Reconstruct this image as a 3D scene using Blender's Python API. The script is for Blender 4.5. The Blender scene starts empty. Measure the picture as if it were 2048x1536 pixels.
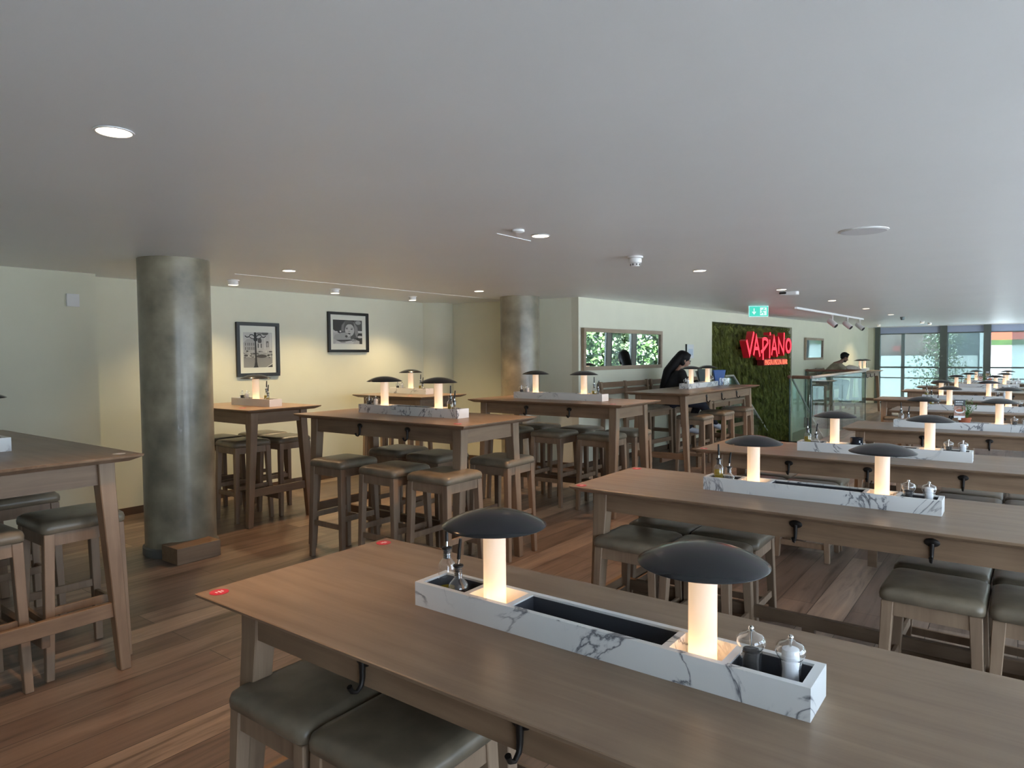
import bpy, bmesh, math, random
from mathutils import Vector, Matrix
random.seed(7)
PI = math.pi
SC = bpy.context.scene
COL = SC.collection
# ---------------------------------------------------------------- materials
def new_mat(name):
    m = bpy.data.materials.new(name); m.use_nodes = True
    nt = m.node_tree; nt.nodes.clear()
    out = nt.nodes.new('ShaderNodeOutputMaterial')
    return m, nt, out
def N(nt, t, **kw):
    n = nt.nodes.new(t)
    for k, v in kw.items():
        if k.startswith('i_'):
            key = k[2:]
            key = int(key) if key.isdigit() else key.replace('_', ' ')
            n.inputs[key].default_value = v
        else: setattr(n, k, v)
    return n
def c4(c): return (c[0], c[1], c[2], 1.0)
def ramp(nt, fac, stops):
    r = N(nt, 'ShaderNodeValToRGB')
    e = r.color_ramp.elements
    while len(e) < len(stops): e.new(0.5)
    for i, (p, c) in enumerate(stops): e[i].position = p; e[i].color = c4(c)
    nt.links.new(fac, r.inputs['Fac']); return r.outputs['Color']
def plain(name, col, rough=.5, metal=0., spec=.5, coat=0., noise=0., nscale=8., bump=0., emit=None, estr=0.):
    m, nt, out = new_mat(name)
    b = N(nt, 'ShaderNodeBsdfPrincipled', i_Roughness=rough, i_Metallic=metal)
    b.inputs['Base Color'].default_value = c4(col)
    b.inputs['Specular IOR Level'].default_value = spec
    b.inputs['Coat Weight'].default_value = coat
    if emit: b.inputs['Emission Color'].default_value = c4(emit); b.inputs['Emission Strength'].default_value = estr
    if noise or bump:
        tc = N(nt, 'ShaderNodeTexCoord'); nz = N(nt, 'ShaderNodeTexNoise', i_Scale=nscale, i_Detail=4.)
        nt.links.new(tc.outputs['Object'], nz.inputs['Vector'])
        if noise:
            d = tuple(max(0, x*(1-noise)) for x in col); l = tuple(min(1, x*(1+noise)) for x in col)
            nt.links.new(ramp(nt, nz.outputs['Fac'], [(.3, d), (.7, l)]), b.inputs['Base Color'])
        if bump:
            bp = N(nt, 'ShaderNodeBump', i_Strength=bump, i_Distance=.01)
            nt.links.new(nz.outputs['Fac'], bp.inputs['Height']); nt.links.new(bp.outputs['Normal'], b.inputs['Normal'])
    nt.links.new(b.outputs[0], out.inputs[0]); return m
def wood(name, dark, light, axis, rough=.45):
    m, nt, out = new_mat(name)
    tc = N(nt, 'ShaderNodeTexCoord'); mp = N(nt, 'ShaderNodeMapping'); oi = N(nt, 'ShaderNodeObjectInfo')
    s = [22., 22., 22.]; s[axis] = 1.6; mp.inputs['Scale'].default_value = s
    add = N(nt, 'ShaderNodeVectorMath', operation='ADD')
    cmb = N(nt, 'ShaderNodeVectorMath', operation='SCALE'); cmb.inputs[0].default_value = (37, 53, 71)
    nt.links.new(oi.outputs['Random'], cmb.inputs['Scale'])
    nt.links.new(tc.outputs['Object'], add.inputs[0]); nt.links.new(cmb.outputs[0], add.inputs[1])
    nt.links.new(add.outputs[0], mp.inputs['Vector'])
    n1 = N(nt, 'ShaderNodeTexNoise', i_Scale=1., i_Detail=5., i_Roughness=.6, i_Distortion=.4)
    nt.links.new(mp.outputs[0], n1.inputs['Vector'])
    n2 = N(nt, 'ShaderNodeTexNoise', i_Scale=3.2, i_Detail=3.); nt.links.new(add.outputs[0], n2.inputs['Vector'])
    mx = N(nt, 'ShaderNodeMath', operation='MULTIPLY_ADD', i_1=.45); nt.links.new(n2.outputs['Fac'], mx.inputs[0])
    m2 = N(nt, 'ShaderNodeMath', operation='MULTIPLY', i_1=.6); nt.links.new(n1.outputs['Fac'], m2.inputs[0]); nt.links.new(m2.outputs[0], mx.inputs[2])
    col = ramp(nt, mx.outputs[0], [(.3, dark), (.75, light)])
    b = N(nt, 'ShaderNodeBsdfPrincipled', i_Roughness=rough); b.inputs['Specular IOR Level'].default_value = .45
    nt.links.new(col, b.inputs['Base Color'])
    rr = N(nt, 'ShaderNodeMapRange', i_3=rough-.1, i_4=rough+.12); nt.links.new(n2.outputs['Fac'], rr.inputs[0]); nt.links.new(rr.outputs[0], b.inputs['Roughness'])
    bp = N(nt, 'ShaderNodeBump', i_Strength=.08, i_Distance=.004); nt.links.new(n1.outputs['Fac'], bp.inputs['Height']); nt.links.new(bp.outputs[0], b.inputs['Normal'])
    nt.links.new(b.outputs[0], out.inputs[0]); return m
def floor_mat():
    m, nt, out = new_mat('plank_floor')
    tc = N(nt, 'ShaderNodeTexCoord'); mp = N(nt, 'ShaderNodeMapping'); mp.inputs['Rotation'].default_value = (0, 0, PI/2)
    nt.links.new(tc.outputs['Object'], mp.inputs['Vector'])
    br = N(nt, 'ShaderNodeTexBrick', offset=.37, offset_frequency=2, squash=1., squash_frequency=2)
    for k, v in (('Scale', 1.), ('Mortar Size', .0022), ('Mortar Smooth', .2), ('Bias', 0.), ('Brick Width', 1.9), ('Row Height', .205)): br.inputs[k].default_value = v
    br.inputs['Color1'].default_value = (0, 0, 0, 1); br.inputs['Color2'].default_value = (1, 1, 1, 1); br.inputs['Mortar'].default_value = (0, 0, 0, 1)
    nt.links.new(mp.outputs[0], br.inputs['Vector'])
    base = ramp(nt, br.outputs['Color'], [(0., (.135, .094, .071)), (.4, (.162, .114, .087)), (.8, (.20, .145, .112)), (1., (.33, .25, .19))])
    sc = N(nt, 'ShaderNodeMapping'); sc.inputs['Scale'].default_value = (14, 1.1, 14); nt.links.new(tc.outputs['Object'], sc.inputs['Vector'])
    nz = N(nt, 'ShaderNodeTexNoise', i_Scale=1., i_Detail=6., i_Roughness=.62, i_Distortion=.7); nt.links.new(sc.outputs[0], nz.inputs['Vector'])
    g = ramp(nt, nz.outputs['Fac'], [(.28, (.30, .28, .26)), (.47, (.95, .95, .95)), (.72, (1.4, 1.36, 1.32))])
    mul = N(nt, 'ShaderNodeMix', data_type='RGBA', blend_type='MULTIPLY'); mul.inputs[0].default_value = 1.
    nt.links.new(base, mul.inputs[6]); nt.links.new(g, mul.inputs[7])
    mm = N(nt, 'ShaderNodeMix', data_type='RGBA'); mm.inputs[7].default_value = (.02, .013, .009, 1)
    nt.links.new(br.outputs['Fac'], mm.inputs[0]); nt.links.new(mul.outputs[2], mm.inputs[6])
    b = N(nt, 'ShaderNodeBsdfPrincipled'); b.inputs['Specular IOR Level'].default_value = .8
    nt.links.new(mm.outputs[2], b.inputs['Base Color'])
    n3 = N(nt, 'ShaderNodeTexNoise', i_Scale=2.5, i_Detail=3.); nt.links.new(tc.outputs['Object'], n3.inputs['Vector'])
    rr = N(nt, 'ShaderNodeMapRange', i_3=.26, i_4=.48); nt.links.new(n3.outputs['Fac'], rr.inputs[0]); nt.links.new(rr.outputs[0], b.inputs['Roughness'])
    bp = N(nt, 'ShaderNodeBump', i_Strength=.18, i_Distance=.006); nt.links.new(nz.outputs['Fac'], bp.inputs['Height']); nt.links.new(bp.outputs[0], b.inputs['Normal'])
    nt.links.new(b.outputs[0], out.inputs[0]); return m
def marble():
    m, nt, out = new_mat('white_marble')
    tc = N(nt, 'ShaderNodeTexCoord'); oi = N(nt, 'ShaderNodeObjectInfo')
    add = N(nt, 'ShaderNodeVectorMath', operation='ADD'); cmb = N(nt, 'ShaderNodeVectorMath', operation='SCALE'); cmb.inputs[0].default_value = (91, 53, 17)
    nt.links.new(oi.outputs['Random'], cmb.inputs['Scale']); nt.links.new(tc.outputs['Object'], add.inputs[0]); nt.links.new(cmb.outputs[0], add.inputs[1])
    n1 = N(nt, 'ShaderNodeTexNoise', i_Scale=2.6, i_Detail=8., i_Roughness=.55, i_Distortion=2.2); nt.links.new(add.outputs[0], n1.inputs['Vector'])
    s = N(nt, 'ShaderNodeMath', operation='SUBTRACT', i_1=.47); nt.links.new(n1.outputs['Fac'], s.inputs[0])
    a = N(nt, 'ShaderNodeMath', operation='ABSOLUTE'); nt.links.new(s.outputs[0], a.inputs[0])
    n2 = N(nt, 'ShaderNodeTexNoise', i_Scale=3., i_Detail=3.); nt.links.new(add.outputs[0], n2.inputs['Vector'])
    gate = ramp(nt, n2.outputs['Fac'], [(.44, (1, 1, 1)), (.54, (0, 0, 0))])
    vein = ramp(nt, a.outputs[0], [(0., (.14, .14, .16)), (.006, (.34, .35, .37)), (.018, (.78, .78, .77)), (.03, (.87, .87, .85)), (1., (.9, .89, .87))])
    mx = N(nt, 'ShaderNodeMix', data_type='RGBA'); nt.links.new(gate, mx.inputs[0]); nt.links.new(vein, mx.inputs[6]); mx.inputs[7].default_value = (.88, .87, .84, 1)
    n4 = N(nt, 'ShaderNodeTexNoise', i_Scale=1.4, i_Detail=3.); nt.links.new(add.outputs[0], n4.inputs['Vector'])
    cl = ramp(nt, n4.outputs['Fac'], [(.35, (.82, .84, .86)), (.65, (1, 1, 1))])
    mu = N(nt, 'ShaderNodeMix', data_type='RGBA', blend_type='MULTIPLY'); mu.inputs[0].default_value = 1.; nt.links.new(mx.outputs[2], mu.inputs[6]); nt.links.new(cl, mu.inputs[7])
    b = N(nt, 'ShaderNodeBsdfPrincipled', i_Roughness=.38); nt.links.new(mu.outputs[2], b.inputs['Base Color'])
    nt.links.new(b.outputs[0], out.inputs[0]); return m
def glass(name, tint=(1, 1, 1), haze=0., hcol=(.8, .85, .88), rough=.0, boost=1.):
    m, nt, out = new_mat(name)
    t = N(nt, 'ShaderNodeBsdfTransparent'); t.inputs[0].default_value = c4(tint)
    g = N(nt, 'ShaderNodeBsdfGlossy', i_Roughness=rough); g.inputs[0].default_value = (1, 1, 1, 1)
    f = N(nt, 'ShaderNodeFresnel', i_IOR=1.45); mb = N(nt, 'ShaderNodeMath', operation='MULTIPLY', i_1=boost); mb.use_clamp = True
    ge = N(nt, 'ShaderNodeNewGeometry'); inv = N(nt, 'ShaderNodeMath', operation='SUBTRACT', i_0=1.); nt.links.new(ge.outputs['Backfacing'], inv.inputs[1])
    fm = N(nt, 'ShaderNodeMath', operation='MULTIPLY'); nt.links.new(f.outputs[0], fm.inputs[0]); nt.links.new(inv.outputs[0], fm.inputs[1]); nt.links.new(fm.outputs[0], mb.inputs[0])
    mx = N(nt, 'ShaderNodeMixShader'); nt.links.new(mb.outputs[0], mx.inputs[0]); nt.links.new(t.outputs[0], mx.inputs[1]); nt.links.new(g.outputs[0], mx.inputs[2])
    last = mx.outputs[0]
    if haze:
        d = N(nt, 'ShaderNodeBsdfDiffuse'); d.inputs[0].default_value = c4(hcol)
        m2 = N(nt, 'ShaderNodeMixShader', i_0=haze); nt.links.new(last, m2.inputs[1]); nt.links.new(d.outputs[0], m2.inputs[2]); last = m2.outputs[0]
    nt.links.new(last, out.inputs[0]); return m
def liquid(name, col, dcol):
    m, nt, out = new_mat(name)
    a = N(nt, 'ShaderNodeBsdfTransparent'); a.inputs[0].default_value = c4(col)
    d = N(nt, 'ShaderNodeBsdfTranslucent'); d.inputs[0].default_value = c4(dcol); e = N(nt, 'ShaderNodeBsdfDiffuse'); e.inputs[0].default_value = c4(dcol)
    m1 = N(nt, 'ShaderNodeMixShader', i_0=.5); nt.links.new(d.outputs[0], m1.inputs[1]); nt.links.new(e.outputs[0], m1.inputs[2])
    m2 = N(nt, 'ShaderNodeMixShader', i_0=.6); nt.links.new(a.outputs[0], m2.inputs[1]); nt.links.new(m1.outputs[0], m2.inputs[2])
    nt.links.new(m2.outputs[0], out.inputs[0]); return m
def emis(name, col, s):
    m, nt, out = new_mat(name)
    e = N(nt, 'ShaderNodeEmission', i_Strength=s); e.inputs[0].default_value = c4(col); nt.links.new(e.outputs[0], out.inputs[0]); return m
def lamp_glass():
    m, nt, out = new_mat('opal_lamp_glass')
    tr = N(nt, 'ShaderNodeBsdfTranslucent'); tr.inputs[0].default_value = (.95, .9, .82, 1)
    d = N(nt, 'ShaderNodeBsdfPrincipled', i_Roughness=.25); d.inputs['Base Color'].default_value = (.85, .82, .78, 1)
    e = N(nt, 'ShaderNodeEmission', i_Strength=LAMP_E); e.inputs[0].default_value = (1., .70, .46, 1)
    mx = N(nt, 'ShaderNodeMixShader', i_0=.55); nt.links.new(d.outputs[0], mx.inputs[1]); nt.links.new(tr.outputs[0], mx.inputs[2])
    ad = N(nt, 'ShaderNodeAddShader'); nt.links.new(mx.outputs[0], ad.inputs[0]); nt.links.new(e.outputs[0], ad.inputs[1])
    nt.links.new(ad.outputs[0], out.inputs[0]); return m
LAMP_E = .22
LAMP_W = .22
SUN_L = 6.4
M = {}
M['paint'] = plain('cream_paint', (.72, .71, .565), .75, noise=.02, nscale=3, spec=.3)
M['ceil'] = plain('ceiling_paint', (.80, .815, .805), .42, noise=.015, nscale=1.5, spec=.5)
M['white'] = plain('white_plastic', (.8, .8, .78), .4)
M['floor'] = floor_mat()
M['oakx'] = wood('oak_along_length', (.158, .102, .064), (.325, .231, .152), 0, .34)
M['oakx2'] = wood('oak_apron', (.155, .092, .052), (.33, .22, .135), 0, .5)
M['oaky'] = wood('oak_across', (.155, .092, .052), (.33, .22, .135), 1, .5)
M['oakz'] = wood('oak_upright', (.17, .105, .062), (.36, .25, .16), 2, .5)
M['stoolw'] = wood('stool_oak', (.165, .105, .066), (.35, .245, .16), 2, .5)
M['dkwood'] = wood('dark_oak', (.085, .052, .031), (.19, .125, .078), 0, .5)
M['base'] = wood('baseboard_oak', (.055, .03, .017), (.12, .07, .04), 1, .5)
M['leather'] = plain('taupe_leather', (.185, .150, .104), .33, noise=.25, nscale=9, bump=.12)
M['conc'] = plain('polished_concrete', (.27, .24, .17), .3, noise=.36, nscale=4.5, bump=.5, coat=.12)
M['grey'] = plain('grey_skirting', (.12, .115, .105), .5)
M['marble'] = marble()
M['liner'] = plain('slate_liner', (.05, .052, .062), .45)
M['cap'] = plain('charcoal_metal', (.014, .0145, .017), .17, spec=.45)
M['tube'] = lamp_glass()
M['brass'] = plain('bronze_foot', (.25, .17, .09), .35, .9)
M['bk'] = plain('black_rubber', (.012, .012, .012), .4)
M['iron'] = plain('black_iron', (.018, .014, .012), .45, .4)
M['steel'] = plain('brushed_steel', (.7, .7, .7), .15, 1.)
M['glass'] = glass('clear_glass', (.975, .985, .98), .03, (.9, .92, .95), boost=3.2)
M['oil'] = liquid('olive_oil', (.75, .62, .06), (.52, .42, .02))
M['vin'] = liquid('dark_vinegar', (.2, .05, .02), (.05, .012, .006))
M['chili'] = liquid('chili_oil', (.7, .18, .03), (.40, .08, .015))
M['pep'] = plain('peppercorns', (.03, .022, .018), .6, noise=.6, nscale=200)
M['salt'] = plain('salt_crystals', (.85, .85, .88), .6)
M['red'] = plain('red_sticker', (.60, .012, .04), .35)
M['stw'] = plain('sticker_print', (.9, .75, .75), .4)
M['stwhite'] = plain('white_sticker', (.7, .66, .58), .4)
M['black'] = plain('black_frame', (.012, .011, .01), .35)
M['mat'] = plain('picture_mount', (.72, .73, .64), .7)
M['mirror'] = plain('mirror_glass', (.88, .9, .9), .0, 1.)
M['mframe'] = wood('mirror_frame_oak', (.26, .19, .13), (.42, .33, .24), 1, .5)
M['moss1'] = plain('moss_backing', (.03, .038, .010), .9, noise=.4, nscale=6)
M['moss2'] = plain('moss_blades', (.16, .175, .034), .8, noise=.55, nscale=7)
M['gpane'] = glass('balustrade_glass', (.90, .97, .955), .015, (.6, .8, .78), boost=1.3)
M['gedge'] = plain('green_glass_edge', (.03, .07, .06), .2)
M['rail'] = wood('red_oak_handrail', (.16, .075, .05), (.30, .16, .11), 1, .4)
M['railg'] = plain('brushed_handrail', (.52, .50, .46), .4, .3)
M['frame'] = plain('window_frame', (.10, .115, .10), .5)
M['frame2'] = plain('mullion_grey', (.19, .24, .24), .5)
M['wpane'] = glass('window_glass', (.50, .57, .57), .24, (.70, .78, .82), boost=1.)  # pale diffuse mixed into the pane imitates glare reflected in the glass
M['wclear'] = glass('window_glass_clear', (.96, .97, .98), .0, boost=1.)
M['spand'] = plain('blue_spandrel', (.40, .46, .60), .4)
M['dl'] = emis('warm_downlight', (1., .82, .58), 9.)
M['dlw'] = emis('white_downlight', (1., .95, .88), 7.)
M['neon'] = emis('red_neon', (1., .05, .075), 2.3)
M['neons'] = plain('red_acrylic', (.42, .012, .02), .35, emit=(1., .02, .03), estr=.07)
M['neon2'] = emis('orange_red_letters', (1., .17, .10), 1.7)
M['exitg'] = emis('exit_green', (.10, .80, .62), .95)
M['exitw'] = emis('exit_white', (.75, 1., .95), 1.05)
M['cyan'] = plain('exit_edge', (.6, .85, .85), .3, emit=(.5, .95, .95), estr=.35)
M['skin1'] = plain('skin_tan', (.42, .235, .16), .5)
M['skin2'] = plain('skin_brown', (.20, .105, .07), .5)
M['hair'] = plain('black_hair', (.006, .005, .005), .6, spec=.25)
M['topb'] = plain('black_cloth', (.008, .008, .010), .8)
M['navy'] = plain('dark_navy_cloth', (.012, .012, .022), .8)
M['beige'] = plain('beige_cloth', (.33, .29, .21), .8, noise=.1, nscale=20)
M['denim'] = plain('grey_denim', (.09, .10, .12), .8)
M['shoe'] = plain('white_sneaker', (.62, .63, .68), .5)
M['lip'] = plain('lips', (.30, .10, .09), .5)
M['eyew'] = plain('eye_dark', (.02, .015, .012), .3)
M['blue'] = plain('blue_plastic', (.05, .13, .38), .5)
M['slate'] = plain('dark_green_card', (.025, .045, .042), .4)
M['paper'] = plain('white_paper', (.72, .74, .74), .6)
M['paleblue'] = plain('pale_blue_print', (.50, .58, .66), .6)
M['bag'] = plain('linen_bag', (.55, .50, .45), .8, noise=.12, nscale=15)
M['terra'] = plain('terracotta', (.42, .12, .055), .7, noise=.1)
M['leaf'] = plain('herb_leaf', (.08, .20, .035), .6, noise=.3, nscale=30)
M['card'] = plain('menu_photo', (.30, .16, .11), .5, noise=.6, nscale=40)
M['tin'] = plain('black_tin', (.012, .012, .018), .3)
M['tile'] = plain('stair_stone', (.32, .31, .30), .6, noise=.1)
M['dark'] = plain('lower_floor', (.10, .09, .085), .7)
M['pave'] = plain('pavement', (.5, .5, .49), .9, noise=.1, nscale=1)
M['brick'] = plain('brick', (.30, .22, .18), .85, noise=.15, nscale=6)
M['brickred'] = plain('red_shop_sign', (.40, .12, .09), .7)
M['orange'] = plain('orange_fascia', (.62, .085, .035), .6)
M['shopw'] = plain('white_shopfront', (.8, .85, .8), .6)
M['shopg'] = plain('shop_glass', (.16, .22, .22), .2)
M['trunk'] = plain('tree_bark', (.09, .065, .045), .9)
M['tleaf'] = plain('tree_leaf', (.06, .125, .026), .6, noise=.55, nscale=.8)
M['tleaf2'] = plain('tree_leaf_pale', (.075, .12, .04), .6, noise=.5, nscale=.8)
M['pillar'] = plain('concrete_pier', (.30, .30, .28), .7, noise=.1, nscale=2)
GREYS = {}
def grey(v):
    k = round(v, 2)
    if k not in GREYS: GREYS[k] = plain('print_grey_%02d' % int(k*100), (k, k, k*.94), .6)
    return GREYS[k]
# ---------------------------------------------------------------- mesh helpers
class MB:
    def __init__(s): s.v = []; s.f = []; s.m = []
    def add(s, vs, fs, mi=0):
        o = len(s.v); s.v += [tuple(p) for p in vs]; s.f += [[i+o for i in f] for f in fs]; s.m += [mi]*len(fs); return s
    def box(s, x0, x1, y0, y1, z0, z1, mi=0, T=None):
        vs = [(x, y, z) for z in (z0, z1) for y in (y0, y1) for x in (x0, x1)]
        if T: vs = [T @ Vector(p) for p in vs]
        return s.add(vs, [(0, 2, 3, 1), (4, 5, 7, 6), (0, 1, 5, 4), (2, 6, 7, 3), (0, 4, 6, 2), (1, 3, 7, 5)], mi)
    def hexa(s, bot, top, mi=0):  # two quads (ccw from above)
        return s.add(list(bot)+list(top), [(3, 2, 1, 0), (4, 5, 6, 7)]+[(i, (i+1) % 4, (i+1) % 4+4, i+4) for i in range(4)], mi)
    def loft(s, rings, mi=0, cap0=True, cap1=True):
        n = len(rings[0]); vs = [p for r in rings for p in r]; fs = []
        for k in range(len(rings)-1):
            for i in range(n):
                j = (i+1) % n; fs.append((k*n+i, k*n+j, (k+1)*n+j, (k+1)*n+i))
        if cap0: fs.append(tuple(reversed(range(n))))
        if cap1: fs.append(tuple((len(rings)-1)*n+i for i in range(n)))
        return s.add(vs, fs, mi)
    def lathe(s, prof, n=24, mi=0, c=(0, 0, 0), cap0=True, cap1=True):
        return s.loft([[(c[0]+r*math.cos(2*PI*i/n), c[1]+r*math.sin(2*PI*i/n), c[2]+z) for i in range(n)] for r, z in prof], mi, cap0, cap1)
    def tube(s, pts, r, n=8, mi=0):
        pts = [Vector(p) for p in pts]; rs = r if isinstance(r, (list, tuple)) else [r]*len(pts)
        rings = []; up = None
        for i, p in enumerate(pts):
            d = (pts[min(i+1, len(pts)-1)]-pts[max(i-1, 0)]).normalized()
            if up is None: up = d.orthogonal().normalized()
            else: up = (up-d*up.dot(d)); up = up.normalized() if up.length > 1e-6 else d.orthogonal().normalized()
            w = d.cross(up)
            rings.append([p+(up*math.cos(2*PI*k/n)+w*math.sin(2*PI*k/n))*rs[i] for k in range(n)])
        return s.loft(rings, mi)
    def rrect(s, secs, n=5, mi=0, crown=None):
        rings = []
        for z, hx, hy, r in secs:
            ring = []
            for q, (sx, sy) in enumerate(((1, 1), (-1, 1), (-1, -1), (1, -1))):
                for k in range(n+1):
                    a = q*PI/2+k*PI/2/n
                    ring.append((sx*(hx-r)+r*math.cos(a), sy*(hy-r)+r*math.sin(a), z))
            rings.append(ring)
        return s.loft(rings, mi)
    def sphere(s, c, r, n=12, mi=0, sc=(1, 1, 1)):
        rings = []
        for k in range(1, n//2):
            t = PI*k/(n//2)
            rings.append([(c[0]+r*sc[0]*math.sin(t)*math.cos(2*PI*i/n), c[1]+r*sc[1]*math.sin(t)*math.sin(2*PI*i/n), c[2]-r*sc[2]*math.cos(t)) for i in range(n)])
        o = len(s.v); s.loft(rings, mi, False, False); nn = len(rings)*n
        s.v += [(c[0], c[1], c[2]-r*sc[2]), (c[0], c[1], c[2]+r*sc[2])]
        for i in range(n):
            j = (i+1) % n
            s.f.append([o+nn, o+j, o+i]); s.f.append([o+nn+1, o+(len(rings)-1)*n+i, o+(len(rings)-1)*n+j]); s.m += [mi, mi]
        return s
    def xform(s, T): s.v = [tuple(T @ Vector(p)) for p in s.v]; return s
    def mesh(s, name, mats, bevel=0., smooth=None, seg=2):
        me = bpy.data.meshes.new(name); me.from_pydata(s.v, [], s.f)
        for m in (mats if isinstance(mats, (list, tuple)) else [mats]): me.materials.append(m)
        me.polygons.foreach_set('material_index', s.m); me.update()
        if bevel:
            bm = bmesh.new(); bm.from_mesh(me)
            bmesh.ops.remove_doubles(bm, verts=bm.verts, dist=1e-5)
            ed = [e for e in bm.edges if len(e.link_faces) == 2 and e.calc_face_angle(0) > .5]
            bmesh.ops.bevel(bm, geom=ed, offset=bevel, segments=seg, profile=.5, affect='EDGES', clamp_overlap=True)
            bm.to_mesh(me); bm.free()
        if smooth is not None:
            me.polygons.foreach_set('use_smooth', [True]*len(me.polygons)); me.set_sharp_from_angle(angle=math.radians(smooth))
        return me
    def build(s, name, mats, parent=None, bevel=0., smooth=None, loc=None, seg=2):
        o = bpy.data.objects.new(name, s.mesh(name, mats, bevel, smooth, seg)); COL.objects.link(o)
        if parent: o.parent = parent
        if loc: o.location = loc
        return o
def tag(o, label=None, cat=None, group=None, kind=None):
    if label: o['label'] = label
    if cat: o['category'] = cat
    if group: o['group'] = group
    if kind: o['kind'] = kind
    return o
def thing(name, label, cat, loc=(0, 0, 0), rz=0., group=None):
    o = bpy.data.objects.new(name, None); COL.objects.link(o); o.empty_display_size = .1
    o.location = loc; o.rotation_euler = (0, 0, rz); return tag(o, label, cat, group)
def struct(o): o['kind'] = 'structure'; return o
def dup(root, loc, rz=0., label=None, group=None):
    r = root.copy(); COL.objects.link(r); r.location = loc; r.rotation_euler = (0, 0, rz)
    if label: r['label'] = label
    if group: r['group'] = group
    for ch in KIDS[root.as_pointer()]:
        c = ch[0].copy(); COL.objects.link(c); c.parent = r
        for g in ch[1]:
            d = g.copy(); COL.objects.link(d); d.parent = c
    return r
KIDS = {}
def freeze(root):
    KIDS[root.as_pointer()] = [(c, list(c.children)) for c in root.children]; return root
class Proto:   # first placing moves the original, later ones copy it
    def __init__(s, make): s.make = make; s.o = None
    def put(s, loc, rz, label, cat, group):
        if s.o is None:
            s.o = freeze(s.make()); o = s.o; o.location = loc; o.rotation_euler = (0, 0, rz); return tag(o, label, cat, group)
        return dup(s.o, loc, rz, label, group)
def add_point(name, loc, parent, col, w, r=.02):
    l = bpy.data.lights.new(name, 'POINT'); l.energy = w; l.color = col; l.shadow_soft_size = r
    o = bpy.data.objects.new(name, l); COL.objects.link(o); o.location = loc; o.parent = parent; return o
# ---------------------------------------------------------------- room numbers
CZ = 2.365
HL, HH = .826, 1.099
TH = math.radians(3.5)
WN = Vector((math.cos(TH), -math.sin(TH), 0)); WT = Vector((math.sin(TH), math.cos(TH), 0)); WP = Vector((-4.88, 8.03, 0))
WM = Matrix(((WT.x, WN.x, 0, WP.x), (WT.y, WN.y, 0, WP.y), (0, 0, 1, 0), (0, 0, 0, 1)))  # local: x along wall, y out of wall
VF = 23.8
UR = 2.2
V0 = -4.5
# floor with stair opening u -4.9..-2.95, v 12.7..18.7
b = MB()
for r in ((-7.7, 2.3, V0, 12.7), (-7.7, -5.2, 12.7, 17.6), (-2.95, 2.3, 12.7, 17.6), (-7.7, 2.3, 17.6, VF+.3)): b.box(r[0], r[1], r[2], r[3], -.25, 0)
struct(b.build('floor', M['floor']))
b = MB().box(-7.9, 2.4, V0-.2, VF+.3, CZ, CZ+.2); struct(b.build('ceiling', M['ceil']))
struct(MB().box(-7.6, -6.95, V0, 2.78, 0, CZ).build('wall_left', M['paint']))
struct(MB().box(-7.5, -7.18, 2.78, 7.9, 0, CZ).build('wall_recess', M['paint']))
q = [(-7.4, 7.73), (-4.885, 8.03), (-4.885, 8.4), (-7.4, 8.1)]
struct(MB().hexa([(x, y, 0) for x, y in q], [(x, y, CZ) for x, y in q]).build('wall_back', M['paint']))
b = MB()
b.box(-.02, 4.27, -.3, 0, -2.6, CZ, T=WM); b.box(4.27, 8.66, -.3, 0, 2.17, CZ, T=WM); b.box(8.66, 16.2, -.3, 0, -2.6, CZ, T=WM); b.box(4.27, 8.66, -.3, -.15, -2.6, 2.17, T=WM)
struct(b.build('wall_right_side', M['paint'])).name = 'wall_mirror_side'
struct(MB().box(-7.6, UR+.2, V0-.2, V0, 0, CZ).build('wall_rear', M['paint']))
struct(MB().box(UR-.05, UR+.2, V0, -2.5, 0, CZ).build('wall_right', M['paint']))
# baseboards
struct(MB().box(-7.18, -7.165, 2.78, 7.75, 0, .075).build('baseboard_recess', M['base']))
struct(MB().box(-6.95, -6.935, V0, 2.78, 0, .075).build('baseboard_left', M['base']))
b = MB().hexa([(-7.2, 7.74, 0), (-7.2, 7.725, 0), (-4.88, 8.0, 0), (-4.88, 8.03, 0)], [(-7.2, 7.74, .075), (-7.2, 7.725, .075), (-4.88, 8.0, .075), (-4.88, 8.03, .075)]); struct(b.build('baseboard_back', M['base']))
struct(MB().box(0, 4.25, 0, .014, 0, .075, T=WM).build('baseboard_mirror_side', M['base']))
# ceiling trims
struct(MB().box(-5.98, -5.97, 3.60, 8.0, CZ-.004, CZ+.01).build('trim_1', M['white']))
struct(MB().box(-2.755, -2.745, 3.50, 3.88, CZ-.004, CZ+.01).build('trim_2', M['white']))
# columns
def column(cx, cy, r, mat, n=48):
    b = MB(); prof = []
    zz = [0, .5, 1.0, 1.5, 2.0, CZ]
    b.lathe([(r, z) for z in zz], n, 0, (cx, cy, 0)); return b
o = struct(column(-5.53, 2.80, .268, None).build('column_near', M['conc'], smooth=40))
MB().lathe([(.285, 0), (.285, .06), (.272, .07)], 48, 0, (-5.53, 2.8, 0)).build('skirting', M['grey'], o, smooth=40)
o2 = struct(column(-5.50, 7.50, .266, None).build('column_far', M['conc'], smooth=40))
MB().lathe([(.28, 0), (.28, .06), (.27, .07)], 48, 0, (-5.5, 7.5, 0)).build('skirting', M['grey'], o2, smooth=40)
struct(column(-7.28, 7.66, .33, None).build('column_corner', M['paint'], smooth=40))
pl = MB().box(-5.34, -5.10, 2.545, 2.895, 0, .125).build('box_plinth', M['oaky'], bevel=.004)
tag(pl, 'low grey-brown wooden box standing against the foot of the near concrete column', 'plinth')
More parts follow.
